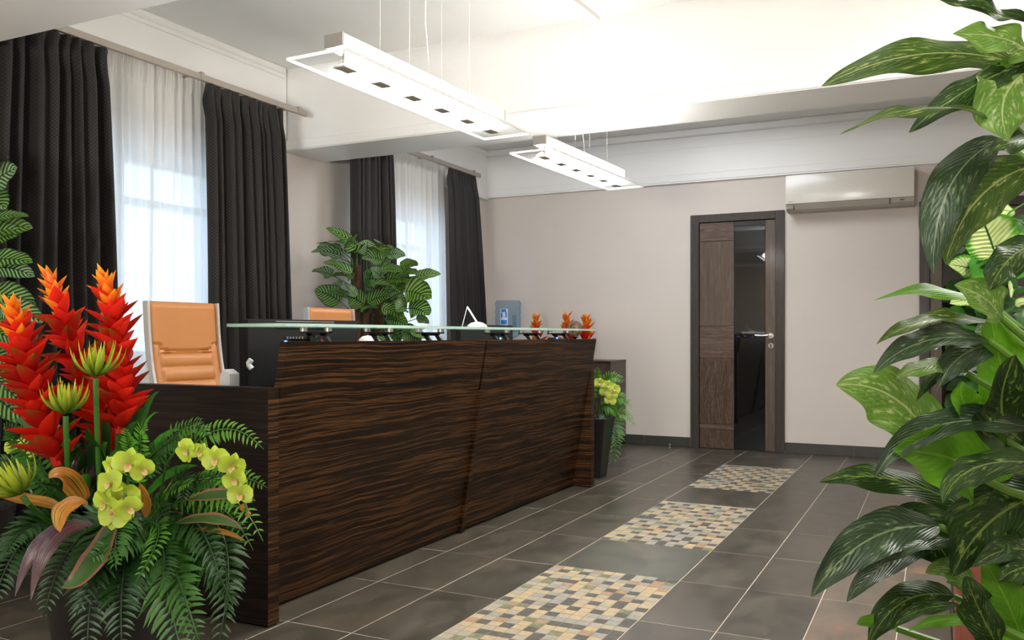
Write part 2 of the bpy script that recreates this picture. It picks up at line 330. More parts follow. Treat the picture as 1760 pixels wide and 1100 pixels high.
def bx(x0, x1, y0, y1, z0, z1, bev=0.0, seg=1):
    if bev <= 0:
        v = [(x, y, z) for x in (x0, x1) for y in (y0, y1) for z in (z0, z1)]
        return [Vector(q) for q in v], [(0, 1, 3, 2), (4, 6, 7, 5), (0, 4, 5, 1), (2, 3, 7, 6), (0, 2, 6, 4), (1, 5, 7, 3)]
    bm = bmesh.new(); bmesh.ops.create_cube(bm, size=1)
    for q in bm.verts: q.co = Vector(((x0 + x1) / 2 + q.co.x * (x1 - x0), (y0 + y1) / 2 + q.co.y * (y1 - y0), (z0 + z1) / 2 + q.co.z * (z1 - z0)))
    bmesh.ops.bevel(bm, geom=bm.edges[:], offset=bev, segments=seg, affect='EDGES', profile=0.5)
    bm.verts.index_update(); r = [q.co.copy() for q in bm.verts], [tuple(q.index for q in f.verts) for f in bm.faces]
    bm.free(); return r
def tube(pts, r, seg=8, r2=None, cap=True):
    pts = [Vector(p) for p in pts]; n = len(pts); V, Fc = [], []
    t0 = (pts[1] - pts[0]).normalized(); a = t0.orthogonal().normalized()
    for i, p in enumerate(pts):
        t = (pts[min(i + 1, n - 1)] - pts[max(i - 1, 0)]).normalized()
        a = (a - t * a.dot(t)).normalized(); b_ = t.cross(a)
        rr = r if r2 is None else r + (r2 - r) * i / (n - 1)
        V += [p + (a * cos(2 * pi * k / seg) + b_ * sin(2 * pi * k / seg)) * rr for k in range(seg)]
    for i in range(n - 1):
        for k in range(seg):
            k2 = (k + 1) % seg; Fc.append((i * seg + k, i * seg + k2, (i + 1) * seg + k2, (i + 1) * seg + k))
    if cap: Fc += [tuple(range(seg))[::-1], tuple((n - 1) * seg + k for k in range(seg))]
    return V, Fc
def lathe(prof, seg=24, c=(0, 0, 0)):
    V, Fc = [], []; n = len(prof)
    for r, z in prof: V += [Vector((c[0] + r * cos(2 * pi * k / seg), c[1] + r * sin(2 * pi * k / seg), c[2] + z)) for k in range(seg)]
    for i in range(n - 1):
        for k in range(seg):
            k2 = (k + 1) % seg; Fc.append((i * seg + k, i * seg + k2, (i + 1) * seg + k2, (i + 1) * seg + k))
    Fc += [tuple(range(seg))[::-1], tuple((n - 1) * seg + k for k in range(seg))]
    return V, Fc
def cyl(p0, p1, r, seg=16): return tube([p0, p1], r, seg)
def prism(poly, axis, a0, a1):
    """poly: list of 2-D points in the plane normal to axis (y: (x,z); x: (y,z); z: (x,y))"""
    n = len(poly); V = []
    for a in (a0, a1):
        for p, q in poly: V.append(Vector({'y': (p, a, q), 'x': (a, p, q), 'z': (p, q, a)}[axis]))
    Fc = [tuple(range(n)), tuple(range(n, 2 * n))[::-1]] + [(i, (i + 1) % n + 0, (i + 1) % n + n, i + n) for i in range(n)]
    return V, Fc
def fixn(me):
    bm = bmesh.new(); bm.from_mesh(me); bmesh.ops.recalc_face_normals(bm, faces=bm.faces); bm.to_mesh(me); bm.free(); return me
def ob(name, geo, mat, parent=None, smooth=False, kind=None, label=None, uvs=None):
    v, f = geo
    off = parent['_o'] if parent is not None and '_o' in parent else (0, 0, 0)
    v = [Vector(q) - Vector(off) for q in v]
    me = fixn(mesh(name, v, f, mat, False, uvs))
    if smooth:
        me.polygons.foreach_set('use_smooth', [True] * len(me.polygons))
        me.set_sharp_from_angle(angle=radians(smooth if smooth is not True else 40))
    o = link(name, me, parent, kind, label)
    if '_o' in (parent or {}): o['_o'] = tuple(off)
    return o
def thing(name, label, cat, loc=(0, 0, 0), group=None):
    o = bpy.data.objects.new(name, None); COL.objects.link(o); o.empty_display_size = 0.1
    o.location = loc; o['label'] = label; o['category'] = cat; o['_o'] = tuple(loc)
    if group: o['group'] = group
    return o
def single(name, geo, mat, label, cat, loc, smooth=False, group=None):
    v, f = geo; v = [Vector(q) - Vector(loc) for q in v]
    me = fixn(mesh(name, v, f, mat))
    if smooth: me.polygons.foreach_set('use_smooth', [True] * len(me.polygons)); me.set_sharp_from_angle(angle=radians(40))
    o = link(name, me); o.location = loc; o['label'] = label; o['category'] = cat
    if group: o['group'] = group
    return o
def copytree(src, parent=None):
    c = src.copy(); COL.objects.link(c); c.parent = parent
    for ch in src.children: copytree(ch, c)
    return c

# leaf blades -------------------------------------------------------
def bez(p, t):
    if len(p) == 3: return p[0] * (1 - t) ** 2 + p[1] * 2 * t * (1 - t) + p[2] * t * t
    return p[0] * (1 - t) ** 3 + p[1] * 3 * t * (1 - t) ** 2 + p[2] * 3 * t * t * (1 - t) + p[3] * t ** 3
def blade(pts, W, nrm, shape='ovate', cup=0.15, wave=0.0, freq=3, n=14, m=4, ph=0.0, twist=0.0):
    """pts: 3 or 4 Bezier points, W: full width, nrm: direction the upper face looks to"""
    V, Fc, UV = [], [], []; ex = {'ovate': (0.62, 0.85), 'lance': (0.8, 1.0), 'strap': (0.35, 0.7), 'round': (0.5, 0.5), 'petal': (0.9, 0.4)}[shape]
    pk = (ex[0] / (ex[0] + ex[1])); mx = pk ** ex[0] * (1 - pk) ** ex[1]
    for i in range(n + 1):
        t = i / n; p = bez(pts, t); tg = (bez(pts, min(1, t + 0.01)) - bez(pts, max(0, t - 0.01))).normalized()
        nn = (nrm - tg * nrm.dot(tg)); nn = nn.normalized() if nn.length > 1e-5 else tg.orthogonal().normalized()
        if twist: nn = Quaternion(tg, twist * t) @ nn
        sd = tg.cross(nn)
        tt = min(max(t, 0.0), 1.0); w_ = W * 0.5 * max((tt ** ex[0]) * ((1 - tt) ** ex[1]) / mx, 0.012 if i else 0.03)
        for j in range(-m, m + 1):
            s = j / m
            off = nn * (cup * W * (abs(s) ** 1.6) + wave * W * s * s * sin(freq * 2 * pi * t + ph + (pi * 0.7 if s > 0 else 0)))
            V.append(p + sd * (s * w_) + off * (w_ / (W * 0.5))); UV.append((s * 0.5 + 0.5, t))
    k = 2 * m + 1
    for i in range(n):
        for j in range(k - 1): Fc.append((i * k + j, i * k + j + 1, (i + 1) * k + j + 1, (i + 1) * k + j))
    return V, Fc, UV
def leafob(name, geo, mat, parent, label=None):
    v, f, uv = geo; off = Vector(parent['_o']); me = mesh(name, [q - off for q in v], f, mat, True, uv)
    o = link(name, me, parent, None, label); o['_o'] = tuple(off); return o
def JL(*parts):
    V, Fc, UV = [], [], []
    for v, f, u in parts:
        o = len(V); V += v; Fc += [tuple(i + o for i in q) for q in f]; UV += u
    return V, Fc, UV
def withuv(geo, uv=(0.3, 0.2)): return geo[0], geo[1], [uv] * len(geo[0])
def frond(pts, W, nrm, pairs=20, curl=0.25, lw=0.22, seed=0):
    """a fern frond: midrib and paired leaflets"""
    rnd = random.Random(seed); parts = [withuv(tube([bez(pts, i / 10) for i in range(11)], W * 0.022, 4, W * 0.008), (0.5, 0.1))]
    for i in range(pairs):
        t = 0.08 + 0.9 * i / pairs; p = bez(pts, t); tg = (bez(pts, min(1, t + .01)) - bez(pts, t - .01)).normalized()
        nn = (nrm - tg * nrm.dot(tg)).normalized(); sd = tg.cross(nn)
        l = W * 0.5 * min(1, 0.45 + t * 2.2) * (1 - t) ** 0.55 * rnd.uniform(0.85, 1.1)
        for s in (-1, 1):
            d = (sd * s + tg * rnd.uniform(0.25, 0.5) + nn * rnd.uniform(-0.15, 0.25)).normalized()
            e = p + d * l + UP * (-curl * l * rnd.uniform(0.4, 1.2)) + tg * 0.15 * l
            parts.append(blade([p, p + d * l * 0.55 + nn * 0.06 * l, e], max(l * lw, 0.006), nn, 'strap', 0.1, n=3, m=1))
    return JL(*parts)

# ================================================================== THE ROOM
XL, YE, ZC = -4.48, 8.5, 3.12
XR, YB = 1.8, -3.2
# floor: grout bed and tiles
T = 0.605; TX = 0.302
floor = link('floor', fixn(mesh('floor', *bx(XL - 0.3, XR + 0.2, YB - 0.2, YE + 0.2, -0.12, -0.0006), GROUT)), None, 'structure')
def tilemesh(name, lx, ly, mat, bev=0.0006, top=0.0, h=0.01, gap=0.0032):
    v, f = bx(gap / 2, lx - gap / 2, gap / 2, ly - gap / 2, top - h, top, bev); return fixn(mesh(name, v, f, mat))
tm = {k: tilemesh('floor_tile', *a) for k, a in {'n': (TX, T, TILE), 'b': (TX, T, TILEB), 'g': (2 * TX, T, TILEG)}.items()}
x0c = -1.65
colx = [x0c - TX * k for k in range(10, 0, -1)] + [-1.046 + TX * k for k in range(0, 10)]
stuff = []
for x in colx:
    for k in range(-10, 10):
        y = 3.85 + T * k
        if y > YE - 0.02: continue
        if y + T > YE: ly = YE - y
        else: ly = T
        lx = min(TX, XR - x) if x > 0 else TX
        vis = y > 1.3 and x > -3.0 and x < 1.0 and not (x < -2.6 and y < 5.9)
        if vis and ly == T:
            o = link('floor_tile', tm['b' if -0.45 < x < 0.1 else 'n'], floor); o.location = (x, y, random.uniform(-.0002, .0003))
        elif vis:
            o = link('floor_tile', tilemesh('floor_tile', lx, ly, TILE), floor); o.location = (x, y, 0)
        elif lx > 0.03: stuff.append(bx(x + .002, x + lx - .002, y + .002, y + ly - .002, -.01, 0))
ob('outlying_floor_tiles', J(*stuff), TILE, floor, kind='stuff')
mos = [2.64, 4.455, 6.27]
for k in range(-8, 8):
    y = 3.85 + T * k
    if any(abs(y - q) < 0.05 or abs(y - q - T) < 0.05 for q in mos) or y > YE - .05: continue
    if y + T > YE: o = link('floor_tile', tilemesh('floor_tile', 2 * TX, YE - y, TILE), floor)
    else: o = link('floor_tile', tm['g' if 3.8 < y < 4 else 'n'] if 3.8 < y < 4 else tilemesh('floor_tile', 2 * TX, T, TILE), floor)
    o.location = (x0c, y, 0)
def stonemat(i, j):
    if i % 2 == (j // 2) % 2 and j % 2 == 0 and random.random() < .93: c = random.choice([2, 2, 2, 2, 2, 2, 4])
    else: c = random.choices(range(6), [30, 28, 6, 26, 3, 8])[0]
    return c
sm = []
for q in STONES:
    v, f = bx(-.0235, .0235, -.0237, .0237, -.006, 0.0, .0006); sm.append(fixn(mesh('mosaic_stone', v, f, q)))
MGROUT = plain('mosaic_grout', (0.22, 0.195, 0.15), 0.85, var=0.15, scale=30)
SX = 2 * TX / 12; SYd = 2 * T / 24
for n_, ym in enumerate(mos):
    pan = ob('mosaic_panel', bx(x0c + .002, x0c + 2 * TX - .002, ym + .002, ym + 2 * T - .002, -.010, -.0002), MGROUT, floor)
    pan['label'] = 'beige and grey checkered stone mosaic inset'
    rest = {}
    for i in range(12):
        for j in range(24):
            x = x0c + SX * (i + .5); y = ym + SYd * (j + .5); c = stonemat(i, j)
            if n_ == 0:
                o = link('mosaic_stone', sm[c], pan); o.location = (x, y, random.uniform(.0003, .0012)); o.rotation_euler.z = random.uniform(-.02, .02)
            else: rest.setdefault(c, []).append(bx(x - .0235, x + .0235, y - .0237, y + .0237, -.006, random.uniform(.0004, .0012)))
    if rest:
        V, Fc, MI = [], [], []
        for c, gl in rest.items():
            v, f = J(*gl); o_ = len(V); V += v; Fc += [tuple(a + o_ for a in g) for g in f]; MI += [c] * len(f)
        link('mosaic_stones', fixn(mesh('mosaic_stones', V, Fc, None, mats=STONES, mi=MI)), pan, 'stuff')

def structure(name, geo, mat): return ob(name, geo, mat, None, kind='structure')
# left wall with two window openings
W1 = (3.0, 4.62); W2 = (6.05, 7.55); ZS, ZH = 0.93, 2.27
wt = XL - 0.32
wall_left = structure('wall_left', J(bx(wt, XL, YB, W1[0], 0, ZC), bx(wt, XL, W1[1], W2[0], 0, ZC), bx(wt, XL, W2[1], YE, 0, ZC),
          bx(wt, XL, W1[0], W1[1], 0, ZS), bx(wt, XL, W1[0], W1[1], ZH, ZC), bx(wt, XL, W2[0], W2[1], 0, ZS), bx(wt, XL, W2[0], W2[1], ZH, ZC)), WALL)
structure('wall_end', J(bx(XL - .32, -2.194 + .01, YE, YE + .15, 0, ZC), bx(-2.184, -1.31, YE, YE + .15, 2.275, ZC), bx(-1.31, -.15, YE, YE + .15, 0, ZC),
          bx(-.15, .72, YE, YE + .15, 2.275, ZC), bx(.72, XR + .2, YE, YE + .15, 0, ZC), bx(-2.3, 1.0, YE + .11, YE + .18, 0, 2.4)), WALL)  # last box: unseen backing added to stop sky light leaking round the doors
structure('wall_right', bx(XR, XR + .15, YB, YE, 0, ZC), WALL)
structure('wall_back', bx(XL - .32, XR + .15, YB - .15, YB, 0, ZC), WALL)
structure('ceiling', bx(XL - .32, XR + .15, YB - .15, YE + .15, ZC, ZC + .1), WHITE)
# beams
def beam(name, y0, y1):
    g = J(bx(XL, XR, y0, y1, 2.5, ZC), bx(XL, XR, y0 - .012, y0, 2.505, 2.575, .004), bx(XL, XR, y1, y1 + .012, 2.505, 2.575, .004))
    return structure(name, g, WHITE)
beam('trim_1', 5.20, 5.66); beam('trim_2', 2.18, 2.66); beam('trim_3', -0.9, -0.42)
def frieze(name, geo): return structure(name, geo, WHITE)
frieze('trim_4', J(bx(XL, XL + .035, 2.66, 5.19, 2.5, ZC), bx(XL, XL + .06, 2.66, 5.17, ZC - .05, ZC, .01), bx(XL, XL + .05, 2.66, 5.17, ZC - .08, ZC - .05, .005)))
frieze('trim_5', J(bx(XL, XL + .035, 5.66, YE, 2.59, ZC), bx(XL, XL + .06, 5.66, YE, ZC - .05, ZC, .01)))
frieze('trim_6', J(bx(XL, XR, YE - .035, YE, 2.605, ZC), bx(XL, XR, YE - .042, YE - .035, 2.62, 2.69, .003), bx(XL, XR, YE - .046, YE - .042, 2.685, 2.695), bx(XL, XR, YE - .039, YE - .035, 2.94, 2.95), bx(XL, XR, YE - .08, YE - .035, ZC - .07, ZC, .01)))
# skirting of dark tile pieces
def skirting(name, x0, x1):
    base = structure(name, bx(x0, x1, YE - .006, YE, 0, .094), GROUT)
    x = x0
    while x < x1 - .01:
        e = min(x + .6, x1)
        ob('skirting_tile', bx(x + .0015, e - .0015, YE - .014, YE - .006, 0.001, .099, .0015), SKIRT, base); x = e
skirting('baseboard_end', XL + .01, -2.2); skirting('baseboard_end_middle', -1.3, -.16); skirting('baseboard_end_right', .74, XR)
structure('baseboard_left', bx(XL, XL + .014, YB, YE - .02, 0, .1), SKIRT)
structure('baseboard_right', bx(XR - .014, XR, YB, YE - .02, 0, .1), SKIRT)

# windows
def window(name, y0, y1):
    root = ob(name, J(bx(XL - .2, XL - .13, y0, y0 + .07, ZS, ZH), bx(XL - .2, XL - .13, y1 - .07, y1, ZS, ZH), bx(XL - .2, XL - .13, y0 + .07, y1 - .07, ZS, ZS + .07), bx(XL - .2, XL - .13, y0 + .07, y1 - .07, ZH - .07, ZH)), WHITEP, None, kind='structure')
    ym = (y0 + y1) / 2
    ob('mullion', bx(XL - .2, XL - .12, ym - .05, ym + .05, ZS + .07, ZH - .07, .004), WHITEP, root)
    for a, b_ in ((y0 + .07, ym - .05), (ym + .05, y1 - .07)):
        ob('pane', bx(XL - .17, XL - .162, a, b_, ZS + .07, ZH - .07), PANE, root)
    ob('transom', J(bx(XL - .2, XL - .125, y0 + .07, ym - .05, 1.93, 1.98), bx(XL - .2, XL - .125, ym + .05, y1 - .07, 1.93, 1.98)), WHITEP, root)
    ob('window_sill', bx(XL - .13, XL + .04, y0 - .03, y1 + .03, ZS - .03, ZS, .006), WHITEP, root)
    pl = bpy.data.lights.new('window_portal', 'AREA'); pl.shape = 'RECTANGLE'; pl.size = y1 - y0; pl.size_y = ZH - ZS; pl.cycles.is_portal = True
    o = bpy.data.objects.new('window_portal', pl); COL.objects.link(o); o.location = (XL - .26, ym, (ZS + ZH) / 2); o.rotation_euler = (0, -pi / 2, 0)
    o.rotation_euler = Vector((1, 0, 0)).to_track_quat('-Z', 'Y').to_euler()
window('window_1', *W1); window('window_2', *W2)

# doors
def door(name, x0, x1, flip=False):
    fw = .082; a, b_ = x0 + fw, x1 - fw; top = 2.2
    root = ob(name, J(bx(x0, x0 + fw, YE - .03, YE + .1, 0, 2.28, .002), bx(x1 - fw, x1, YE - .03, YE + .1, 0, 2.28, .002), bx(x0 + fw, x1 - fw, YE - .026, YE + .1, top + .005, 2.28, .002)), FRAME, None, kind='structure')
    f = (lambda x: x) if not flip else (lambda x: a + b_ - x)
    def seg(nm, xa, xb, z0, z1, mat, y=YE - .006, bev=.001, lab=None):
        xa, xb = sorted((f(xa), f(xb))); return ob(nm, bx(xa, xb, y, y + .04, z0, z1, bev), mat, root, label=lab)
    a2 = a + .337; a3 = b_ - .096
    for z0, z1, mt in ((.006, .187, WAL_D), (.190, .241, WAL_H), (.244, .883, WAL_D), (.886, 1.194, WAL_H), (1.197, 2.017, WAL_V), (2.020, top, WAL_H)):
        seg('door_panel', a + .004, a2, z0, z1, mt)
    seg('glass_insert', a2 + .003, a3 - .003, .006, top, BGLASS, YE - .004, lab='glossy black glass strip')
    seg('lock_stile', a3, b_ - .004, .006, top, WAL_V)
    hx = f((a3 + b_) / 2 + .005); dr = 1 if flip else -1
    y = YE - .006
    h = ob('door_handle', J(cyl((hx, y, 1.10), (hx, y - .012, 1.10), .026, 20), cyl((hx, y - .012, 1.10), (hx, y - .05, 1.10), .010, 12),
           tube([(hx, y - .05, 1.10), (hx + dr * .02, y - .056, 1.105), (hx + dr * .07, y - .054, 1.098), (hx + dr * .14, y - .05, 1.102)], .010, 10, .012)), STEEL, root, 40, label='chrome lever handle')
    ob('lock_escutcheon', J(cyl((hx, y, 1.005), (hx, y - .009, 1.005), .026, 20)), STEEL, root, 40)
    ob('keyhole', bx(hx - .005, hx + .005, y - .011, y - .009, .985, 1.02, .001), BLACKP, root)
door('door_1', -2.194, -1.303); door('door_2', -.156, .735, True)
# a dark closed door and wood-clad wall portion behind the camera, mirrored in the black glass
bd = structure('door_3', bx(-1.9, -.7, YB, YB + .05, 0, 2.25, .004), FRAME)
for xx in (-1.86, -1.29): ob('door_panel', bx(xx, xx + .55, YB + .05, YB + .07, .02, 2.2, .004), BGLASS, bd)
ob('door_handle', tube([(-1.36, YB + .07, 1.05), (-1.36, YB + .12, 1.05), (-1.48, YB + .12, 1.05)], .01), STEEL, bd, 40)
# door stop on the floor
single('door_stop', J(lathe([(.011, 0), (.012, .003), (.009, .006), (.009, .028), (.012, .031), (.012, .038), (.006, .041)], 14, (-2.37, 8.36, 0))), STEEL, 'small chrome door stop standing on the floor by the skirting', 'door stop', (-2.37, 8.36, 0), True)

# ================================================================== CURTAINS
def curtain_geo(y0t, y1t, y0b, y1b, X, zt, zb, npl, amp, header=0.11, seed=1, cols=200, rows=34, pinch=False, lean=0.0, hf=0):
    rnd = random.Random(seed); V, Fc, UV = [], [], []
    ph = [0]; 
    for i in range(npl): ph.append(ph[-1] + rnd.uniform(.6, 1.4))
    tot = ph[-1]; ph = [p / tot for p in ph]; am = [rnd.uniform(.55, 1.25) for _ in ph]; k2 = rnd.uniform(0, 6)
    import bisect
    for r in range(rows + 1):
        q = r / rows; q = q ** 1.9; z = zt + (zb - zt) * q; dz = (zt - z)
        hd = min(1, dz / header)
        for c in range(cols + 1):
            s = c / cols; i = min(max(bisect.bisect_right(ph, s) - 1, 0), npl - 1); loc = (s - ph[i]) / (ph[i + 1] - ph[i])
            a_ = am[i] * (1 - loc) + am[i + 1] * loc
            wv = -cos(2 * pi * loc) * .5 + .25 * sin(2 * pi * (s * npl * .37) + k2 + q * 1.5)
            A = amp * a_ * (0.42 + .58 * hd) * (1 + .25 * q)
            x = X + A * wv + lean * q
            y = (y0t + (y1t - y0t) * s) * (1 - q ** .7) + (y0b + (y1b - y0b) * s) * q ** .7 + .012 * sin(9 * s + 4 * q + k2) * q
            if pinch and dz < header + .1:
                g_ = max(0, 1 - abs(dz - header) / .1); y += -.012 * sin(2 * pi * loc) * g_ ; x -= amp * .3 * g_
            if hf and dz < header: x += .014 * sin(2 * pi * s * hf) * (1 - .5 * dz / header)
            V.append((x, y, z)); UV.append((s * (abs(y1t - y0t)) * 1.8, z))
    k = cols + 1
    for r in range(rows):
        for c in range(cols): Fc.append((r * k + c, r * k + c + 1, (r + 1) * k + c + 1, (r + 1) * k + c))
    return V, Fc, UV
def curtain(name, geo, mat, label, cat, solid=.0025):
    v, f, uv = geo; c = v[len(v) // 2]; base = Vector((c[0], c[1], v[-1][2]))
    o = link(name, mesh(name, [Vector(q) - base for q in v], f, mat, True, uv)); o.location = base; o['label'] = label; o['category'] = cat
    if solid:
        md = o.modifiers.new('thickness', 'SOLIDIFY'); md.thickness = solid
    return o
def rail(y0, y1, X, z, label, brackets):
    r = thing('curtain_rail', label, 'curtain rail', (X, (y0 + y1) / 2, z))
    ob('rail_profile', J(bx(X - .012, X + .014, y0, y1, z - .018, z + .022, .002), bx(X - .19, X - .17, y0, y1 - .05, z + .055, z + .075, .002)), RODM, r)
    for yb in brackets: ob('wall_bracket', J(bx(XL + .03, X + .018, yb - .012, yb + .012, z + .022, z + .032), bx(X + .014, X + .019, yb - .012, yb + .012, z - .012, z + .032)), RODM, r)
    return r
XC = -4.15; ZR = 2.715
rail(2.68, 5.06, XC, ZR, 'champagne metal curtain rail over the nearer window', (2.9, 4.05, 4.97))
zt = ZR - .02
curtain('curtain', curtain_geo(2.68, Yx(187, XC), 2.55, Yx(212, XC), XC, zt, .02, 9, .065, seed=3, pinch=True), CURT, 'near black dotted curtain behind the red bromeliads', 'curtain')
curtain('curtain', curtain_geo(Yx(354, XC), Yx(489, XC), Yx(366, XC), Yx(512, XC), XC, zt, .02, 10, .06, seed=5, pinch=True), CURT, 'black dotted curtain between the sheer and the bare wall, behind first chair', 'curtain')
XS = -4.31
curtain('sheer_curtain', curtain_geo(3.25, 4.35, 3.2, 4.4, XS, ZR + .05, .03, 15, .04, header=.13, seed=8, cols=560, hf=62), SHEER, 'white voile sheer in the nearer window behind first tan chair', 'curtain', 0)
XC2 = -4.2; ZR2 = 2.725
rail(5.69, 7.84, XC2, ZR2, 'champagne metal curtain rail over the farther window beyond the beam', (6.0, 6.9, 7.7))
zt = ZR2 - .02
curtain('curtain', curtain_geo(5.70, Yx(677, XC2), 5.70, Yx(690, XC2), XC2, zt, .02, 8, .055, seed=11), CURT, 'black curtain behind the striped calathea on its moss pole', 'curtain')
curtain('curtain', curtain_geo(Yx(772, XC2), Yx(817, XC2), Yx(783, XC2), Yx(840, XC2), XC2, zt, .02, 7, .05, seed=13, pinch=True), CURT, 'farthest black curtain, next to the blue water bottle', 'curtain')
curtain('sheer_curtain', curtain_geo(6.0, 7.4, 6.0, 7.45, -4.35, ZR2 + .05, .03, 15, .04, header=.13, seed=18, cols=560, hf=62), SHEER, 'white voile sheer in the farther window, left of the white desk lamp', 'curtain', 0)

# ================================================================== PENDANT LAMPS
def lamp(label, c, rot, ln, canopy_dx):
    r = thing('pendant_lamp', label, 'ceiling lamp', (0, 0, 0), 'linear glass pendant lamps')
    h = ln / 2; w_ = .135
    ob('glass_plate', bx(-w_ + .004, w_ - .004, -h + .004, h - .004, -.004, .004), LAMPG, r)
    ob('plate_edge', J(bx(-w_, -w_ + .005, -h, h, -.0065, .0065, .001), bx(w_ - .005, w_, -h, h, -.0065, .0065, .001), bx(-w_ + .005, w_ - .005, -h, -h + .005, -.0065, .0065, .001), bx(-w_ + .005, w_ - .005, h - .005, h, -.0065, .0065, .001)), LEDGE, r)
    hz = .055; hb = h - .10
    ob('lamp_housing', bx(-.042, .042, -hb + .004, hb - .004, hz, hz + .048, .002), LAMPW, r)
    ob('end_cap', bx(-.0425, .0425, -hb - .002, -hb + .004, hz - .001, hz + .049, .001), BRUSH, r); ob('end_cap', bx(-.0425, .0425, hb - .004, hb + .002, hz - .001, hz + .049, .001), BRUSH, r)
    n = 6; st = (ln - .34) / (n - 1)
    for k in range(n):
        y = -h + .15 + st * k + .02
        ob('square_cap', bx(-.026, .026, y - .042, y + .042, -.012, -.0045, .002), CAPM, r)
        if k < n - 1:
            yc = y + st / 2
            ob('light_disc', lathe([(.055, .008), (.096, .012), (.098, .02), (.09, .03), (.05, .05)], 28, (0, yc, 0)), GLOW, r, 50)
    for y in (-hb + .05, hb - .05):
        ob('standoff', J(cyl((.01, y, .004), (.01, y, hz), .009, 12), cyl((.01, y, .018), (.01, y, .032), .013, 12)), STEEL, r, 40)
    ch = ZC - c[2]
    for y, x in ((-.30, -.03), (-.18, .03), (.16, -.03), (.30, .03)):
        ob('suspension_wire', cyl((x, y, hz + .048), (x, y, ch - .03), .0008, 5), LAMPW, r)
    ob('power_cable', tube([(.0, .02, hz + .048), (-.006, .018, hz + .12), (-.012, .0, hz + .3), (.004, -.01, hz + .6), (0, 0, ch - .03)], .0022, 6), LAMPW, r, 40)
    ob('ceiling_canopy', bx(-.04, .04, -.38, .38, ch - .032, ch, .003), LAMPW, r)
    r.location = c; r.rotation_euler.z = rot; r['_o'] = (0, 0, 0)
    return r
lamp('nearer glowing pendant lamp of glass and white metal, over the leaning desk panel', (-1.968, 3.20, 2.1), radians(-1.6), 1.45, 0)
lamp('farther glowing pendant lamp of glass and white metal, hung beyond the nearer one', (-1.975, 5.04, 2.115), radians(-3.2), 1.38, 0)

# ================================================================== AIR CONDITIONER
ac = thing('air_conditioner', 'white wall air conditioner above and right of the nearer dark door', 'air conditioner', (-.72, YE, 2.25))
x0, x1 = -1.262, -.19
ob('casing', prism([(YE, 2.238), (YE - .15, 2.236), (YE - .205, 2.262), (YE - .225, 2.305), (YE - .225, 2.56), (YE, 2.566)], 'x', x0 + .002, x1 - .002), AIRG, ac)
ob('front_panel', bx(x0, x1, YE - .238, YE - .224, 2.300, 2.562, .006, 2), CREAMP, ac, 40)
ob('air_louver', prism([(YE - .228, 2.296), (YE - .232, 2.292), (YE - .196, 2.250), (YE - .19, 2.254)], 'x', x0 + .075, x1 - .2), AIRG, ac)
ob('louver_gap', J(bx(x0 + .068, x0 + .0745, YE - .224, YE - .20, 2.252, 2.298), bx(x1 - .199, x1 - .192, YE - .226, YE - .20, 2.252, 2.298)), BLACKP, ac)
ob('display_window', bx(x1 - .115, x1 - .08, YE - .2275, YE - .2245, 2.275, 2.283), BLACKP, ac)
ob('badge', bx(x0 + .025, x0 + .068, YE - .2395, YE - .238, 2.318, 2.325), AIRG, ac)

# ================================================================== RECEPTION DESK
desk = thing('reception_desk', 'long ebony veneer reception desk with leaning front panels and glass shelf', 'desk', (-2.8, 4.25, 0))
FX0, FX1, DH = -2.405, -2.226, 1.077
def xface(z): return FX0 + (FX1 - FX0) * z / DH
def leaning(y0, y1):
    th = .034
    return prism([(FX0, .012), (FX1, DH), (FX1 - th, DH), (FX0 - th, .012)], 'y', y0, y1)
ob('front_panel', leaning(2.604, 4.226), EBONY, desk, label='nearer leaning ebony panel')
ob('front_panel', leaning(4.246, 5.94), EBONY, desk, label='farther leaning ebony panel')
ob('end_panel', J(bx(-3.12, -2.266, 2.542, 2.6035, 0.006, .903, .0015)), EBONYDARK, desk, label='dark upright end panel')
ob('edge_band', bx(-2.2663, -2.2645, 2.5425, 2.603, .0065, .9025), EBONY, desk)
ob('desk_fin', prism([(xface(.008) - .1, .006), (xface(.008) + .020, .006), (xface(.80) + .020, .80), (xface(.80) - .1, .80)], 'y', 4.228, 4.262), EBONY, desk)
ob('end_panel', bx(-3.12, -2.262, 5.93, 5.99, 0.006, .905, .0015), EBONY, desk)
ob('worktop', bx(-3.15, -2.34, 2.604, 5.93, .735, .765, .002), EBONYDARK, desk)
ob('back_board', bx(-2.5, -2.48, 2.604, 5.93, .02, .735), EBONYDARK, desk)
ob('glass_shelf', bx(-2.515, -2.2215, 2.5935, 5.9415, 1.1350, 1.1472), SHELFG, desk, label='clear glass shelf with pale green edge')
ob('glass_edge', J(bx(-2.5175, -2.515, 2.5935, 5.9415, 1.1348, 1.1474), bx(-2.2215, -2.219, 2.5935, 5.9415, 1.1348, 1.1474), bx(-2.5175, -2.219, 2.591, 2.5935, 1.1348, 1.1474), bx(-2.5175, -2.219, 5.9415, 5.944, 1.1348, 1.1474)), GEDGE, desk)
for y in (2.935, 3.39, 3.85, 4.61, 5.08, 5.54):
    br = ob('shelf_bracket', J(bx(-2.435, -2.275, y - .012, y + .012, 1.110, 1.118, .001),
            prism([(-2.40, 1.112), (-2.375, 1.112), (-2.283, 1.00), (-2.31, 1.00)], 'y', y - .009, y + .009), prism([(-2.33, 1.112), (-2.305, 1.112), (-2.262, 1.055), (-2.262, 1.02)], 'y', y - .009, y + .009),
            bx(-2.40, -2.30, y - .009, y + .009, 1.100, 1.112)), BLKMET, desk)
    for x in (-2.42, -2.29): ob('glass_clamp', J(cyl((x, y, 1.118), (x, y, 1.1345), .017, 18)), BRUSH, br, 40)

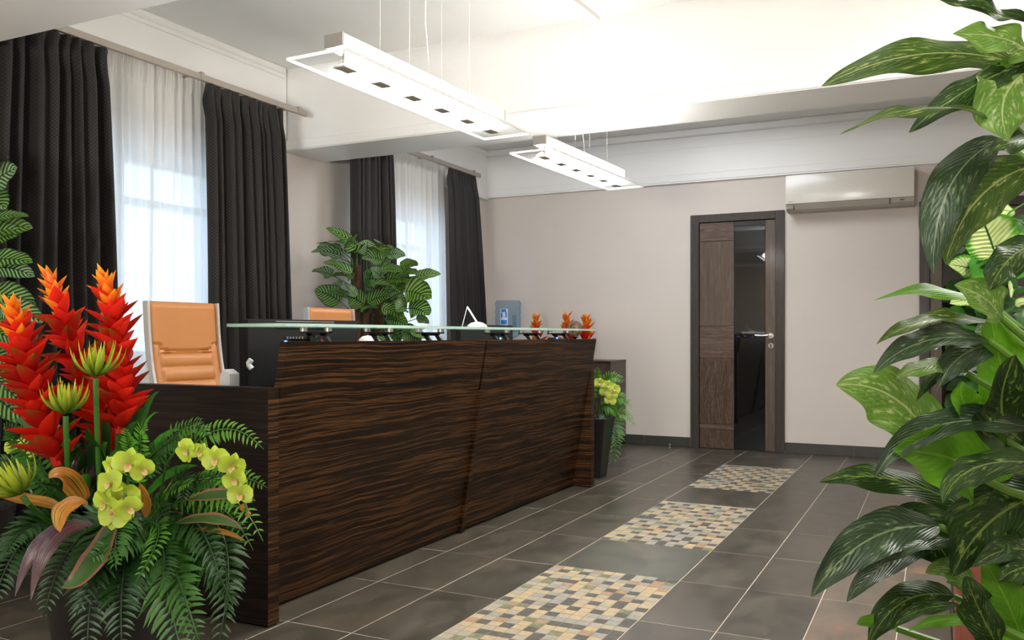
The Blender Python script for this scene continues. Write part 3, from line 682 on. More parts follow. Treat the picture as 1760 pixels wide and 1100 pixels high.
# ================================================================== CHAIRS
def chair(label, loc, rot):
    r = thing('office_chair', label, 'chair', (0, 0, 0), 'tan leather office chairs behind the desk')
    # local frame: faces +x, width along y ; back profile
    def prof(t):   # t 0 = seat level, 1 = top
        z = .47 + t * .80; x = -.20 - .20 * t - .05 * sin(pi * t); return Vector((x, 0, z))
    hw = .215
    cols, rows = 44, 110; V, Fc = [], []
    def sst(a, b_, x): x = min(1, max(0, (x - a) / (b_ - a))); return x * x * (3 - 2 * x)
    for r_ in range(rows + 1):
        t = r_ / rows; p = prof(t); tg = (prof(min(1, t + .01)) - prof(max(0, t - .01))).normalized(); nn = Vector((tg.z, 0, -tg.x))
        for c in range(cols + 1):
            s = c / cols * 2 - 1; zz = p.z
            edge = min(1, (1 - abs(s)) * 9) ** .5 * min(1, (1 - t) * 30 + .0) ** .5
            seam = 1.055 - (.026 * sst(.80, .72, abs(s)) if abs(s) < .8 else 0) - .010 * (1 - min(1, abs(s) / .75) ** 4) * (abs(s) < .8)
            h = .022 * edge
            gr = abs(zz - seam); h -= .016 * max(0, 1 - gr / .008)
            if .70 < abs(s) < .80 and 1.022 < zz < 1.056: h -= .012 * max(0, 1 - abs(abs(s) - .76) / .03)
            if zz < seam - .01:
                for zc in (.975, .905, .835, .765, .695, .625):
                    dzz = abs(zz - zc)
                    if dzz < .035 and abs(s) < .78:
                        k = sqrt(max(0, 1 - (dzz / .033) ** 2)) if dzz < .033 else 0
                        h += .014 * k * min(1, (.78 - abs(s)) * 14) - .006
            else: h += .006 * (1 - abs(s) ** 3)
            V.append(p + Vector((0, s * (hw - .004), 0)) + nn * h)
    k = cols + 1
    for r_ in range(rows):
        for c in range(cols): Fc.append((r_ * k + c, r_ * k + c + 1, (r_ + 1) * k + c + 1, (r_ + 1) * k + c))
    o0 = len(V); V += [q - Vector((.02, 0, 0)) for q in [prof(r_ / 20) + Vector((0, s * hw * .98, 0)) for r_ in range(21) for s in (-1, 1)]]
    for r_ in range(20): Fc.append((o0 + 2 * r_, o0 + 2 * r_ + 1, o0 + 2 * r_ + 3, o0 + 2 * r_ + 2))
    ob('backrest', (V, Fc), TAN, r, 60)
    for s in (-1, 1):
        geo = []
        pts = [prof(t / 16) for t in range(17)]
        V2, F2 = [], []
        for i, p in enumerate(pts):
            tg = (pts[min(i + 1, 16)] - pts[max(i - 1, 0)]).normalized(); nn = Vector((tg.z, 0, -tg.x)); y = s * (hw + .005)
            for a_, b_ in ((-.012, -.007), (.022, -.007), (.022, .007), (-.012, .007)): V2.append(p + nn * a_ + Vector((0, y + b_, 0)))
        for i in range(16):
            for q in range(4): F2.append((4 * i + q, 4 * i + (q + 1) % 4, 4 * i + 4 + (q + 1) % 4, 4 * i + 4 + q))
        F2 += [(0, 1, 2, 3), (64, 65, 66, 67)]
        ob('side_frame', (V2, F2), BRIGHT, r, label='chrome side rail')
        ob('armrest', tube([(-.17, s * .25, .52), (-.17, s * .26, .66), (-.08, s * .265, .70), (.12, s * .265, .69), (.17, s * .26, .62), (.1, s * .25, .47)], .013, 8), STEEL, r, 40)
    ob('seat', J(bx(-.22, .26, -.23, .23, .42, .49, .025, 3)), TAN, r, 40)
    ob('gas_stem', J(cyl((0, 0, .10), (0, 0, .30), .025), cyl((0, 0, .28), (0, 0, .42), .018), bx(-.12, .12, -.1, .1, .39, .42, .005)), BLKMET, r, 40)
    for k in range(5):
        a = 2 * pi * k / 5 + .3; e = Vector((cos(a) * .29, sin(a) * .29, .07))
        ob('base_leg', tube([(0, 0, .11), e], .022, 8, .012), STEEL, r, 40)
        ob('caster', J(cyl(e + Vector((-sin(a) * .02, cos(a) * .02, -.042)), e + Vector((sin(a) * .02, -cos(a) * .02, -.042)), .027), cyl(e + Vector((0, 0, -.03)), e, .008)), BLACKP, r, 40)
    r.location = loc; r.rotation_euler.z = rot; return r
chair('tan leather high back office chair nearest, before the white sheer', (-3.06, 3.235, 0), radians(-2))
chair('tan leather high back office chair farther along, before the calathea', (-3.0, 4.36, 0), radians(-1))

# ================================================================== THINGS ON AND BEHIND THE DESK
def obox(p0, p1, th, z0, z1, bev=.006):
    """upright slab from plan point p0 to p1, thickness th to the left of the direction"""
    p0, p1 = Vector(p0), Vector(p1); d = (p1 - p0); ln = d.length; a = math.atan2(d.y, d.x)
    v, f = bx(0, ln, 0, th, z0, z1, bev, 2); M = Matrix.Translation((p0.x, p0.y, 0)) @ Matrix.Rotation(a, 4, 'Z')
    return [M @ q for q in v], f
def monitor(label, p0, p1, z1, grille=True):
    r = thing('monitor', label, 'monitor', (p0[0], p0[1], .765))
    ob('screen_housing', obox(p0, p1, .045, z1 - .36, z1, .006), GREYP, r, 40)
    p0v, p1v = Vector(p0), Vector(p1); d = (p1v - p0v).normalized(); nn = Vector((-d.y, d.x)); m_ = (p0v + p1v) / 2 + nn * .03
    if grille:
        for k in range(4):
            a = p0v + d * (.14 + .0) - nn * .006; b_ = p0v + d * .46 - nn * .006
            ob('vent_rib', obox(a, b_, .006, z1 - .008 - .009 * k - .003, z1 - .008 - .009 * k, .001), LGREYP, r)
    ob('stand', J(obox(m_ - d * .04, m_ + d * .04, .02, .775, z1 - .1, .003), obox(m_ - d * .13 - nn * .02, m_ + d * .13 - nn * .02, .16, .765, .778, .003)), BLACKP, r)
    return r
monitor('large dark grey monitor seen from behind at the near end of the desk', (-2.72, 2.925), (-2.56, 3.51), 1.174)
monitor('dark monitor seen from behind, under the white desk lamp', (-2.72, 4.82), (-2.62, 5.37), 1.171, False)
# white plastic phone parts left of the monitor
ph = thing('desk_phone', 'small white desk phone peeping out beside the dark monitor', 'phone', (-2.86, 2.98, .765))
ob('phone_base', J(prism([(-2.91, .766), (-2.83, .766), (-2.83, .93), (-2.865, .95), (-2.885, .93)], 'y', 2.93, 2.99)), WHITEP, ph)
ob('phone_handset', J(tube([P(432, 618, 3.82), P(427.5, 624, 3.82), P(428, 628, 3.82), P(433, 634, 3.82)], .012, 8)), WHITEP, ph, 40)
# adapter with blue light, below the first bracket
ad = thing('network_adapter', 'small black adapter with blue light behind the nearest glass bracket', 'adapter', (-2.46, 2.93, .765))
ob('adapter_case', J(bx(-2.50, -2.40, 2.92, 2.99, .766, 1.085, .008), bx(-2.515, -2.385, 2.91, 3.0, 1.085, 1.10, .004)), BLACKP, ad)
for k in range(6): ob('silver_pin', bx(-2.487 + .016 * k, -2.479 + .016 * k, 2.907, 2.912, 1.087, 1.096), BRUSH, ad)
ob('status_light', cyl((-2.50, 2.918, 1.072), (-2.50, 2.914, 1.072), .008, 10), LED, ad)
for y0_, lab in ((4.70, 'tiny black box with blue light behind the fourth glass bracket'), (5.56, 'tiny black box with blue light behind the last glass bracket')):
    t = thing('router', lab, 'router', (-2.40, y0_, .765), 'small boxes with blue lights')
    ob('router_case', bx(-2.43, -2.36, y0_ - .04, y0_ + .04, .766, 1.088, .004), BLACKP, t)
    ob('status_light', cyl((-2.355, y0_ - .041, 1.084), (-2.355, y0_ - .046, 1.084), .006, 10), LED, t)
single('red_reflection_line', J(tube([(-2.40, 2.99, .77), (-2.385, 2.97, .95), (-2.345, 2.96, 1.085), (-2.30, 2.955, 1.03), (-2.29, 2.96, .90)], .003, 6), tube([(-2.42, 3.0, .77), (-2.40, 2.98, .98), (-2.375, 2.965, 1.075), (-2.34, 2.96, 1.02), (-2.33, 2.97, .9)], .0025, 6)), REDREFL,
       'thin red tubes painted as reflections around the nearest glass bracket', 'reflection', (-2.38, 2.97, .77), True)  # tubes imitate red reflections seen along the bracket
single('computer_mouse', (lambda g: ([Vector((q.x * .055 - 2.62, q.y * .035 + 3.68, max(q.z, -.2) * .03 + 1.072)) for q in g[0]], g[1]))(lathe([(.02, -1), (.6, -.8), (.9, -.4), (1, 0), (.9, .4), (.6, .8), (.02, 1)], 20)), WHITEP,
       'small white rounded gadget in front of the farther tan chair', 'gadget', (-2.62, 3.68, 1.066), True)
single('gadget_riser', bx(-2.69, -2.55, 3.6, 3.76, .766, 1.065, .004), GREYP, 'grey box below the white rounded gadget on the desk', 'box', (-2.62, 3.68, .766))
# desk lamp
dl = thing('desk_lamp', 'white folding desk lamp with dome base on the glass shelf', 'desk lamp', (-2.40, 4.40, 1.1474))
c = P(820, 562, 5.0); c = Vector((-2.39, Yx(820, -2.39), 1.1476))
ob('lamp_base', lathe([(.058, 0), (.060, .004), (.052, .016), (.034, .027), (.012, .032)], 28, c), WHITEP, dl, 60)
dd_ = ray(803, V0); top = Vector((-2.46, Yx(803, -2.46), 1.1476 + .12))
ob('lamp_arm', J(tube([c + Vector((0.0, 0, .028)), top], .0055, 8)), WHITEP, dl, 40)
ob('lamp_stay', J(tube([top, Vector((-2.47, Yx(794, -2.47), 1.151))], .0022, 6)), WHITEP, dl, 40)
# water cooler with bottle
wc = thing('water_cooler', 'white water cooler stand beside the farthest black curtain', 'water cooler', (-4.0, 8.1, 0))
ob('cooler_body', J(bx(-4.16, -3.84, 8.0, 8.3, .0, 1.02, .02, 2)), WHITEP, wc, 40)
ob('bottle_collar', lathe([(.14, 1.02), (.14, 1.045), (.09, 1.05)], 28, (-4.01, 8.1, 0)), LGREYP, wc, 40)
ob('tap', J(cyl((-3.95, 8.0, .8), (-3.95, 7.95, .8), .012), cyl((-4.07, 8.0, .8), (-4.07, 7.95, .8), .012)), BLACKP, wc, 40)
wb = thing('water_bottle', 'big translucent blue water bottle with blue house label', 'bottle', (-4.01, 8.1, 1.05))
ob('bottle_shell', lathe([(.035, 1.051), (.04, 1.06), (.10, 1.09), (.13, 1.12), (.134, 1.16), (.128, 1.175), (.134, 1.19), (.134, 1.30), (.128, 1.315), (.134, 1.33), (.134, 1.39), (.130, 1.395), (.136, 1.41), (.137, 1.44), (.122, 1.462), (.05, 1.464)], 36, (-4.01, 8.1, 0)), BOTTLE, wb, 50)
def onbottle(a0, a1, z0, z1, r=.1375, n=8):
    V, Fc = [], []
    for i in range(n + 1):
        a = a0 + (a1 - a0) * i / n
        for z in (z0, z1): V.append(Vector((-4.01 + r * cos(a), 8.1 + r * sin(a), z)))
    return V, [(2 * i, 2 * i + 2, 2 * i + 3, 2 * i + 1) for i in range(n)]
ac0 = math.atan2(-8.1, 4.01)
lb = ob('bottle_label', onbottle(ac0 - .62, ac0 - .02, 1.20, 1.375), WHINK, wb)
ob('label_print', J(onbottle(ac0 - .55, ac0 - .08, 1.215, 1.26, .138), onbottle(ac0 - .55, ac0 - .42, 1.285, 1.33, .138), onbottle(ac0 - .20, ac0 - .08, 1.285, 1.34, .138), onbottle(ac0 - .50, ac0 - .12, 1.34, 1.37, .138)), BLUEINK, lb)
ob('bottle_handle', J(tube([Vector((-4.01 + .15 * cos(ac0 + .45), 8.1 + .15 * sin(ac0 + .45), z)) for z in (1.14, 1.18, 1.26, 1.31)], .02, 8)), BOTTLE, wb, 40)
# cabinet
cb = thing('low_cabinet', 'low dark wenge cabinet against the end wall beyond the desk', 'cabinet', (-3.3, 8.25, 0))
ob('cabinet_body', bx(-3.74, -2.862, 8.03, 8.484, .03, .84, .002), CABW, cb); ob('plinth', bx(-3.72, -2.88, 8.06, 8.47, 0, .03), BLACKP, cb)
ob('cabinet_top', bx(-3.75, -2.858, 8.01, 8.484, .84, .858, .002), CABW, cb)
for x in (-3.72, -3.3):
    d_ = ob('cabinet_door', bx(x, x + .41, 8.012, 8.03, .04, .83, .002), CABW, cb); ob('knob', cyl((x + (.37 if x < -3.5 else .04), 8.012, .5), (x + (.37 if x < -3.5 else .04), 7.995, .5), .01, 10), BRUSH, d_)

# ================================================================== BROMELIAD FLOWER SPIKES
def bractmesh(mat, l, w_, up):
    v, f, uv = blade([Vector((0, 0, 0)), Vector((l * .45, 0, l * .22)), Vector((l * .95, 0, l * up))], w_, Vector((-.6, 0, .8)), 'lance', .35, n=6, m=1)
    return mesh('bract', v, f, mat, True, uv)
BM = [bractmesh(BR_RED, .105, .062, .72), bractmesh(BR_RG, .112, .056, .66), bractmesh(BR_OR, .070, .042, .95), bractmesh(BR_RED, .088, .052, .8), bractmesh(BR_OR, .048, .030, 1.5)]
def spike(parent, pts, n=52, sc=1.0, seed=0, label=None, hot=False):
    rnd = random.Random(seed); off = Vector(parent['_o'])
    sp_ = ob('flower_spike', tube([bez(pts, i / 12) for i in range(13)], .016 * sc, 8, .009 * sc), BR_RED, parent, True, label=label)
    for i in range(n):
        t = i / (n - 1); t2 = t ** .92; p = bez(pts, t2); tg = (bez(pts, min(1, t2 + .01)) - bez(pts, max(0, t2 - .01))).normalized()
        a = i * 2.39996 + rnd.uniform(-.2, .2); q = tg.to_track_quat('Z', 'X') @ Quaternion((0, 0, 1), a)
        if t < .70: me = BM[1] if rnd.random() < .38 else BM[0]
        elif t < .84: me = BM[2] if rnd.random() < .6 else BM[3]
        else: me = BM[2] if t < .93 else BM[4]
        if hot: me = BM[2] if rnd.random() < .35 + t else BM[3]
        s = sc * (1.0 - .22 * t) * rnd.uniform(.85, 1.15)
        tilt = Quaternion((0, 1, 0), radians(rnd.uniform(-14, 10) - 6 * t))
        o = link('bract', me, sp_); o.location = p - off; o.rotation_mode = 'QUATERNION'; o.rotation_quaternion = q @ tilt; o.scale = (s, s, s)
    return sp_
def spiky(parent, c, d, axis, R=.075, seed=0):
    """cup of narrow lime petals on a stem"""
    rnd = random.Random(seed); parts = []; ax = axis.normalized(); a0 = ax.orthogonal().normalized(); b0 = ax.cross(a0)
    for ring, (n, op, l) in enumerate(((9, .95, 1.05), (8, .55, 1.1), (6, .25, 1.0))):
        for k in range(n):
            a = 2 * pi * (k + .5 * ring + rnd.uniform(-.15, .15)) / n; o_ = a0 * cos(a) + b0 * sin(a); ll = R * l * rnd.uniform(.9, 1.25)
            parts.append(blade([c, c + (o_ * op * 1.1 + ax * .25) * ll, c + (o_ * op * 1.05 + ax * (1.45 - .35 * op)) * ll * 1.1], .019 * R / .075, (ax - o_ * .6), 'lance', .35, n=6, m=1))
    fl = leafob('spiky_flower', JL(*parts), SPIKY, parent, 'lime green flower of narrow pointed petals')
    ob('flower_stem', tube([c - ax * .005, c - ax * .03, d + (c - d) * .5 - ax * .02, d], .008, 8, .007), STEM, fl, True)
def petal(c, d, n, l, w_, sh='round'): return blade([c, c + d * l * .5 + n * l * .10, c + d * l], w_, n, sh, .12, .04, 1, n=7, m=3)
def orchid(parent, c, face, up, R=.04, roll=0.0):
    R *= .84
    face = face.normalized(); up = (up - face * up.dot(face)).normalized(); up = Quaternion(face, roll) @ up; sd = up.cross(face)
    def D(a): return up * cos(a) + sd * sin(a)
    g = [petal(c - face * .003, D(a), face, R * 1.15, R * .85, 'ovate') for a in (0, 2.2, -2.2)] + [petal(c, D(a), face, R * 1.15, R * 1.45, 'round') for a in (1.3, -1.3)]
    o = leafob('orchid_flower', JL(*g), ORCH, parent)
    return o, leafob('orchid_lip', JL(petal(c + face * .006, (D(pi) + face * .7).normalized(), face, R * .55, R * .5, 'ovate'), petal(c + face * .006, (D(pi - .9) + face * .8).normalized(), face, R * .35, R * .3), petal(c + face * .006, (D(pi + .9) + face * .8).normalized(), face, R * .35, R * .3)), ORLIP, parent)

def planter(parent, c, rt, rb, z0, z1, square=False):
    x, y = c
    if square:
        V = []
        for r_, z in ((rb, z0), (rt, z1), (rt - .02, z1), (rt - .03, z1 - .05)):
            V += [Vector((x + r_ * a, y + r_ * b_, z)) for a, b_ in ((-1, -1), (1, -1), (1, 1), (-1, 1))]
        Fc = [(3, 2, 1, 0), (12, 13, 14, 15)] + [(4 * k + i, 4 * k + (i + 1) % 4, 4 * k + 4 + (i + 1) % 4, 4 * k + 4 + i) for k in range(3) for i in range(4)]
        ob('pot', (V, Fc), POT, parent)
        ob('soil', bx(x - rt + .035, x + rt - .035, y - rt + .035, y + rt - .035, z1 - .07, z1 - .045), SOIL, parent)
    else:
        ob('pot', lathe([(rb, z0), (rb + .01, z0 + .01), (rt, z1 - .02), (rt + .004, z1), (rt - .018, z1), (rt - .03, z1 - .05)], 40, (x, y, 0)), POT, parent, 40)
        ob('soil', lathe([(rt - .032, z1 - .06), (rt - .032, z1 - .045)], 32, (x, y, 0)), SOIL, parent)

def fdir(a, up=0.0, side=0.0):
    """normal: a=0 faces the room's entrance (viewer), a=90 faces up"""
    return (TOCAM * cos(radians(a)) + UP * sin(radians(a)) + RIGHT * side).normalized()

# ------------------------------------------------------------------ big mixed arrangement, bottom left
AR = thing('flower_planter', 'large dark planter of red bromeliads, lime orchids and ferns before the desk end', 'planter', (-2.33, 1.93, 0))
planter(AR, (-2.33, 1.93), .24, .15, 0, .50)
D0 = 2.72
HUB = P(215, 890, D0)
spike(AR, [P(205, 800, 2.72), P(130, 620, 2.74), P(88, 484, 2.76)], 92, .92, 1, 'tall red flower spike with orange tip, middle one')
spike(AR, [P(205, 745, 2.66), P(212, 600, 2.66), P(181, 486, 2.66)], 92, .92, 2, 'tall red flower spike nearest the tan chair')
spike(AR, [P(100, 800, 2.50), P(45, 640, 2.48), P(24, 536, 2.46)], 92, .95, 3, 'tall red flower spike cut by the picture edge')
for u, v, d in ((205, 800, 2.72), (205, 745, 2.66), (100, 800, 2.50)):
    ob('spike_stem', tube([P(u, v, d), P(u * .6 + 80, v + 60, D0), HUB - Vector((0, 0, .05))], .012, 8), STEM, AR, True)
spiky(AR, P(113, 712, 2.45), P(120, 900, 2.6), Vector((0, 0, 1)), .058, 4)
spiky(AR, P(165, 648, 2.48), P(172, 880, 2.6), Vector((.05, 0, 1)) , .058, 5)
spiky(AR, P(37, 850, 2.35), P(90, 900, 2.5), (UP + RIGHT * -.5 + TOCAM * .3), .058, 6)
# lime orchids
sprA = ob('orchid_spray', tube([P(230, 900, 2.55), P(215, 850, 2.35), P(225, 800, 2.32), P(210, 880, 2.3), P(197, 905, 2.3)], .004, 6), STEM, AR, True)
for u, v, rl, sx, R in ((190, 830, .3, -.3, .043), (222, 797, -.2, .2, .047), (245, 808, .6, .7, .034), (183, 864, -.4, -.3, .042), (215, 855, .2, .1, .046), (196, 884, 3.0, 0, .044), (222, 874, .9, .5, .038), (192, 800, .5, -.4, .030)):
    orchid(sprA, P(u, v, 2.3 + random.uniform(-.03, .03)), TOCAM + RIGHT * sx + UP * random.uniform(-.3, .25), UP, R, rl)
sprB = ob('orchid_spray', tube([P(270, 880, 2.6), P(285, 800, 2.45), P(310, 762, 2.42), P(350, 768, 2.42), P(385, 790, 2.42), P(405, 840, 2.42), P(420, 862, 2.42), P(428, 885, 2.42)], .0035, 6), STEM, AR, True)
for u, v, rl, sx, R in ((322, 774, .9, -.3, .038), (343, 778, -.5, .5, .030), (371, 790, .1, 0, .042), (398, 800, -.3, .4, .040), (403, 824, .5, .1, .036), (413, 850, .1, .1, .038)):
    orchid(sprB, P(u, v, 2.39), TOCAM + RIGHT * sx + UP * random.uniform(-.4, .1), UP, R, rl)
for u, v in ((417, 873), (426, 884)): ob('orchid_bud', lathe([(.002, -.01), (.008, -.004), (.009, .003), (.003, .01)], 10, P(u, v, 2.42)), CORD_O, sprB, True)
sprC = ob('orchid_spray', tube([P(60, 860, 2.7), P(30, 790, 2.75), P(45, 765, 2.75), P(60, 772, 2.75)], .0035, 6), STEM, AR, True)
for u, v in ((22, 768), (42, 762), (60, 775)): orchid(sprC, P(u, v, 2.72), TOCAM + UP * .4, UP, .028, random.random())
# cordyline leaves
def lf(par, b0, m0, t0, W, a, mat, shape='ovate', cup=.15, wave=.05, side=0.0, nm='leaf', lab=None, n=14, m=4, fr=2.5, tw=0.0, m2=None):
    pts = [P(*b0), P(*m0), P(*t0)] if m2 is None else [P(*b0), P(*m0), P(*m2), P(*t0)]
    return leafob(nm, blade(pts, W, fdir(a, side=side), shape, cup, wave, fr, n, m, random.uniform(0, 6), tw), mat, par, lab)
lf(AR, (145, 862, 2.45), (110, 800, 2.35), (84, 822, 2.3), .058, 25, CORD_O, 'strap', lab='orange and green striped blade', side=.2)
lf(AR, (150, 862, 2.4), (100, 865, 2.3), (103, 915, 2.26), .062, 25, CORD_O, 'ovate', lab='orange and cream striped blade')
lf(AR, (160, 900, 2.4), (75, 900, 2.3), (53, 1032, 2.25), .050, 30, CORD_P, 'lance', lab='purple drooping blade with brown edge')
lf(AR, (150, 900, 2.45), (60, 900, 2.35), (26, 1025, 2.3), .045, 30, CORD_P, 'lance')
lf(AR, (130, 880, 2.5), (60, 860, 2.4), (-20, 850, 2.4), .05, 60, CORD_O, 'lance')
lf(AR, (200, 880, 2.5), (160, 1000, 2.35), (105, 1010, 2.3), .07, 20, PINKEDGE, 'lance')
lf(AR, (150, 860, 2.6), (140, 790, 2.6), (160, 770, 2.6), .08, 10, CORD_P, 'lance')
lf(AR, (300, 900, 2.5), (370, 880, 2.4), (418, 910, 2.38), .04, 50, PINKEDGE, 'lance'); lf(AR, (320, 860, 2.5), (390, 840, 2.42), (440, 861, 2.4), .04, 40, PINKEDGE, 'lance')
lf(AR, (330, 910, 2.5), (390, 908, 2.42), (423, 931, 2.4), .016, 30, CORD_O, 'lance'); lf(AR, (250, 890, 2.4), (255, 850, 2.35), (240, 830, 2.3), .04, 10, CORD_O, 'lance')
# plain green blades
rnd = random.Random(21)
for u, v, d, W in ((60, 770, 2.6, .04), (110, 745, 2.55, .05), (150, 735, 2.6, .045), (235, 725, 2.6, .04), (275, 672, 2.62, .022), (272, 708, 2.62, .02), (250, 700, 2.65, .03), (310, 738, 2.65, .045), (90, 800, 2.5, .05), (265, 780, 2.55, .04), (130, 780, 2.5, .05), (205, 770, 2.5, .05), (10, 800, 2.6, .05), (240, 760, 2.45, .03),
                   (185, 700, 2.6, .035), (155, 755, 2.45, .05), (75, 720, 2.7, .03), (180, 760, 2.5, .04), (290, 760, 2.6, .05), (340, 800, 2.6, .04), (20, 720, 2.75, .04), (225, 690, 2.68, .025), (60, 830, 2.4, .04), (135, 820, 2.42, .05)):
    b0 = (185 + (u - 185) * .35, 880 - rnd.uniform(0, 20), D0); m0 = (b0[0] + (u - b0[0]) * .45, v + 5, (d + D0) / 2)
    lf(AR, b0, m0, (u, v, d), W, rnd.uniform(10, 60), GREEN_M if rnd.random() < .6 else GREEN_D, 'lance', .2, .02, rnd.uniform(-.4, .4), n=9, m=2)
# fern fronds  (base pulled to hub)
FR = [((240, 830), (330, 700), (358, 750), .13, 60, 2), ((300, 800), (380, 690), (453, 772), .12, 30, 3), ((330, 830), (400, 800), (459, 838), .11, 30, 3), ((280, 870), (390, 790), (452, 930), .15, 45, 3), ((280, 860), (380, 830), (435, 945), .13, 40, 2),
      ((250, 830), (300, 720), (350, 725), .12, 40, 2), ((240, 820), (280, 740), (330, 760), .12, 40, 1), ((240, 850), (240, 700), (250, 745), .10, 20, 3), ((230, 840), (225, 760), (215, 735), .10, 10, 3), ((290, 850), (330, 790), (310, 870), .12, 30, 1),
      ((240, 900), (310, 880), (232, 1002), .12, 15, 3), ((300, 890), (420, 850), (385, 1080), .22, 20, 1), ((300, 890), (430, 900), (370, 1130), .20, 15, 1), ((270, 900), (290, 940), (345, 1110), .26, 5, 2), ((260, 900), (270, 960), (320, 1150), .26, 5, 2),
      ((240, 910), (200, 950), (210, 1120), .24, 5, 1), ((220, 910), (150, 940), (150, 1130), .24, 10, 1), ((200, 900), (110, 900), (75, 1060), .20, 20, 1), ((220, 900), (200, 900), (110, 1010), .22, 15, 1), ((260, 890), (220, 930), (150, 960), .18, 30, 2),
      ((280, 880), (340, 850), (380, 1000), .20, 25, 1), ((200, 890), (200, 880), (130, 1060), .22, 10, 1), ((300, 900), (360, 940), (400, 1040), .18, 15, 1), ((120, 900), (40, 880), (5, 960), .18, 30, 1), ((120, 900), (20, 900), (-10, 1040), .2, 20, 1),
      ((250, 890), (290, 910), (280, 1010), .20, 10, 1), ((230, 880), (190, 880), (200, 980), .16, 15, 2), ((100, 860), (30, 790), (-10, 790), .14, 50, 2), ((90, 830), (30, 740), (5, 730), .12, 40, 2), ((260, 870), (300, 830), (330, 830), .12, 50, 3), ((280, 850), (350, 810), (400, 830), .11, 40, 1), ((240, 880), (280, 850), (285, 905), .12, 30, 1)]
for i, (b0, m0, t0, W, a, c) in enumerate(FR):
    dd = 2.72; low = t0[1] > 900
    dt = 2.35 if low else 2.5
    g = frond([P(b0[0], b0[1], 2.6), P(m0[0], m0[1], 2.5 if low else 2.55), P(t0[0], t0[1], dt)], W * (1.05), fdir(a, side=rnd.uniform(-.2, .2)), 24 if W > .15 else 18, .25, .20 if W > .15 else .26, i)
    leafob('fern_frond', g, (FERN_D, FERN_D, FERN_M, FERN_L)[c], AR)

# ------------------------------------------------------------------ small planter beyond the far end of the desk
BP = thing('flower_planter', 'tapered dark planter of ferns and lime orchids beyond the far end of the desk', 'planter', (-2.42, 6.42, 0))
planter(BP, (-2.42, 6.42), .125, .07, 0, .46, True)
DB = 6.95
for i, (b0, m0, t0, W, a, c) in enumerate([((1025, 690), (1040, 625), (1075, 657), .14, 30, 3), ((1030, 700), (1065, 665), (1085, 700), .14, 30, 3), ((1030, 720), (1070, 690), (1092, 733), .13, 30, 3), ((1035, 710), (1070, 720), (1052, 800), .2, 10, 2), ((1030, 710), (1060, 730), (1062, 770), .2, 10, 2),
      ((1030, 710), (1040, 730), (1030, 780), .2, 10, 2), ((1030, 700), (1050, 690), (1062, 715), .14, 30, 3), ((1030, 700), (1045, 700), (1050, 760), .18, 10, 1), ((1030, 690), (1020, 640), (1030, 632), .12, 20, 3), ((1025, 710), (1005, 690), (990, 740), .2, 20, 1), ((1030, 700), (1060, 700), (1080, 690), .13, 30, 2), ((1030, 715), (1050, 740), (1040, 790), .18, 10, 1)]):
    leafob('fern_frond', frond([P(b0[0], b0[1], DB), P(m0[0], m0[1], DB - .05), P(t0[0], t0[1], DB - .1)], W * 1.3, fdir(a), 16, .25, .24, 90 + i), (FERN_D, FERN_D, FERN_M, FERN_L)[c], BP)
sp2 = ob('orchid_spray', tube([P(1025, 720, DB), P(1035, 660, DB - .1), P(1048, 660, DB - .15), P(1058, 690, DB - .15)], .005, 6), STEM, BP, True)
for u, v in ((1030, 659), (1045, 663), (1040, 674), (1052, 678), (1049, 688), (1056, 669)): orchid(sp2, P(u, v, DB - .18), TOCAM + UP * .2, UP, .05, random.uniform(-.5, .5))
lf(BP, (1024, 728, DB - .15), (1034, 730, DB - .17), (1041, 742, DB - .18), .05, 20, CORD_O, 'strap')

# ------------------------------------------------------------------ red flowers and wicker ball on the cabinet
BX = -3.40
bowl = thing('flower_bowl', 'dark bowl with three small orange red bromeliad flowers on the low cabinet', 'flower pot', (BX, 8.24, .858))
ob('bowl', lathe([(.08, .859), (.12, .88), (.15, .95), (.145, .95), (.11, .89), (.05, .88)], 28, (BX, 8.24, 0)), POT, bowl, 40)
ob('soil', lathe([(.11, .90), (.135, .93)], 20, (BX, 8.24, 0)), SOIL, bowl)
for i, (u, h, sc_) in enumerate(((922, 549, 1.0), (974, 547, 1.0), (1008, 551, 1.15))):
    p = P(u, h, 8.75)
    spike(bowl, [Vector((p.x, p.y, .99)), Vector((p.x, p.y, 1.1)), p], 40, 1.25 * sc_, 40 + i, hot=True)
    ob('flower_stem', tube([Vector((BX, 8.24, .93)), Vector(((p.x + BX) / 2, p.y, .93)), Vector((p.x, p.y, 1.0))], .01, 6), STEM, bowl, True)
vb = P(988, 565, 8.6)
bp_ = []
for k in range(26):
    a = random.uniform(0, pi); ax = Vector((random.uniform(-1, 1), random.uniform(-1, 1), random.uniform(-.6, .6))).normalized(); u0 = ax.orthogonal().normalized(); v0 = ax.cross(u0)
    bp_.append(tube([vb + (u0 * cos(q * 2 * pi / 20) + v0 * sin(q * 2 * pi / 20)) * .075 for q in range(21)], .0035, 4, cap=False))
single('wicker_ball', J(*bp_), plain('wicker_cane', (0.28, 0.17, 0.09), 0.6, var=.3, scale=30), 'brown wicker ball between the two farthest orange flowers', 'ball', tuple(vb - Vector((0, 0, .07))), True)
single('ball_stand', lathe([(.05, .8585), (.05, .87), (.012, .88), (.012, vb.z - .10), (.04, vb.z - .078)], 18, (vb.x, vb.y, 0)), BLKMET, 'slim dark stand holding up the wicker ball', 'stand', (vb.x, vb.y, .8585), True)

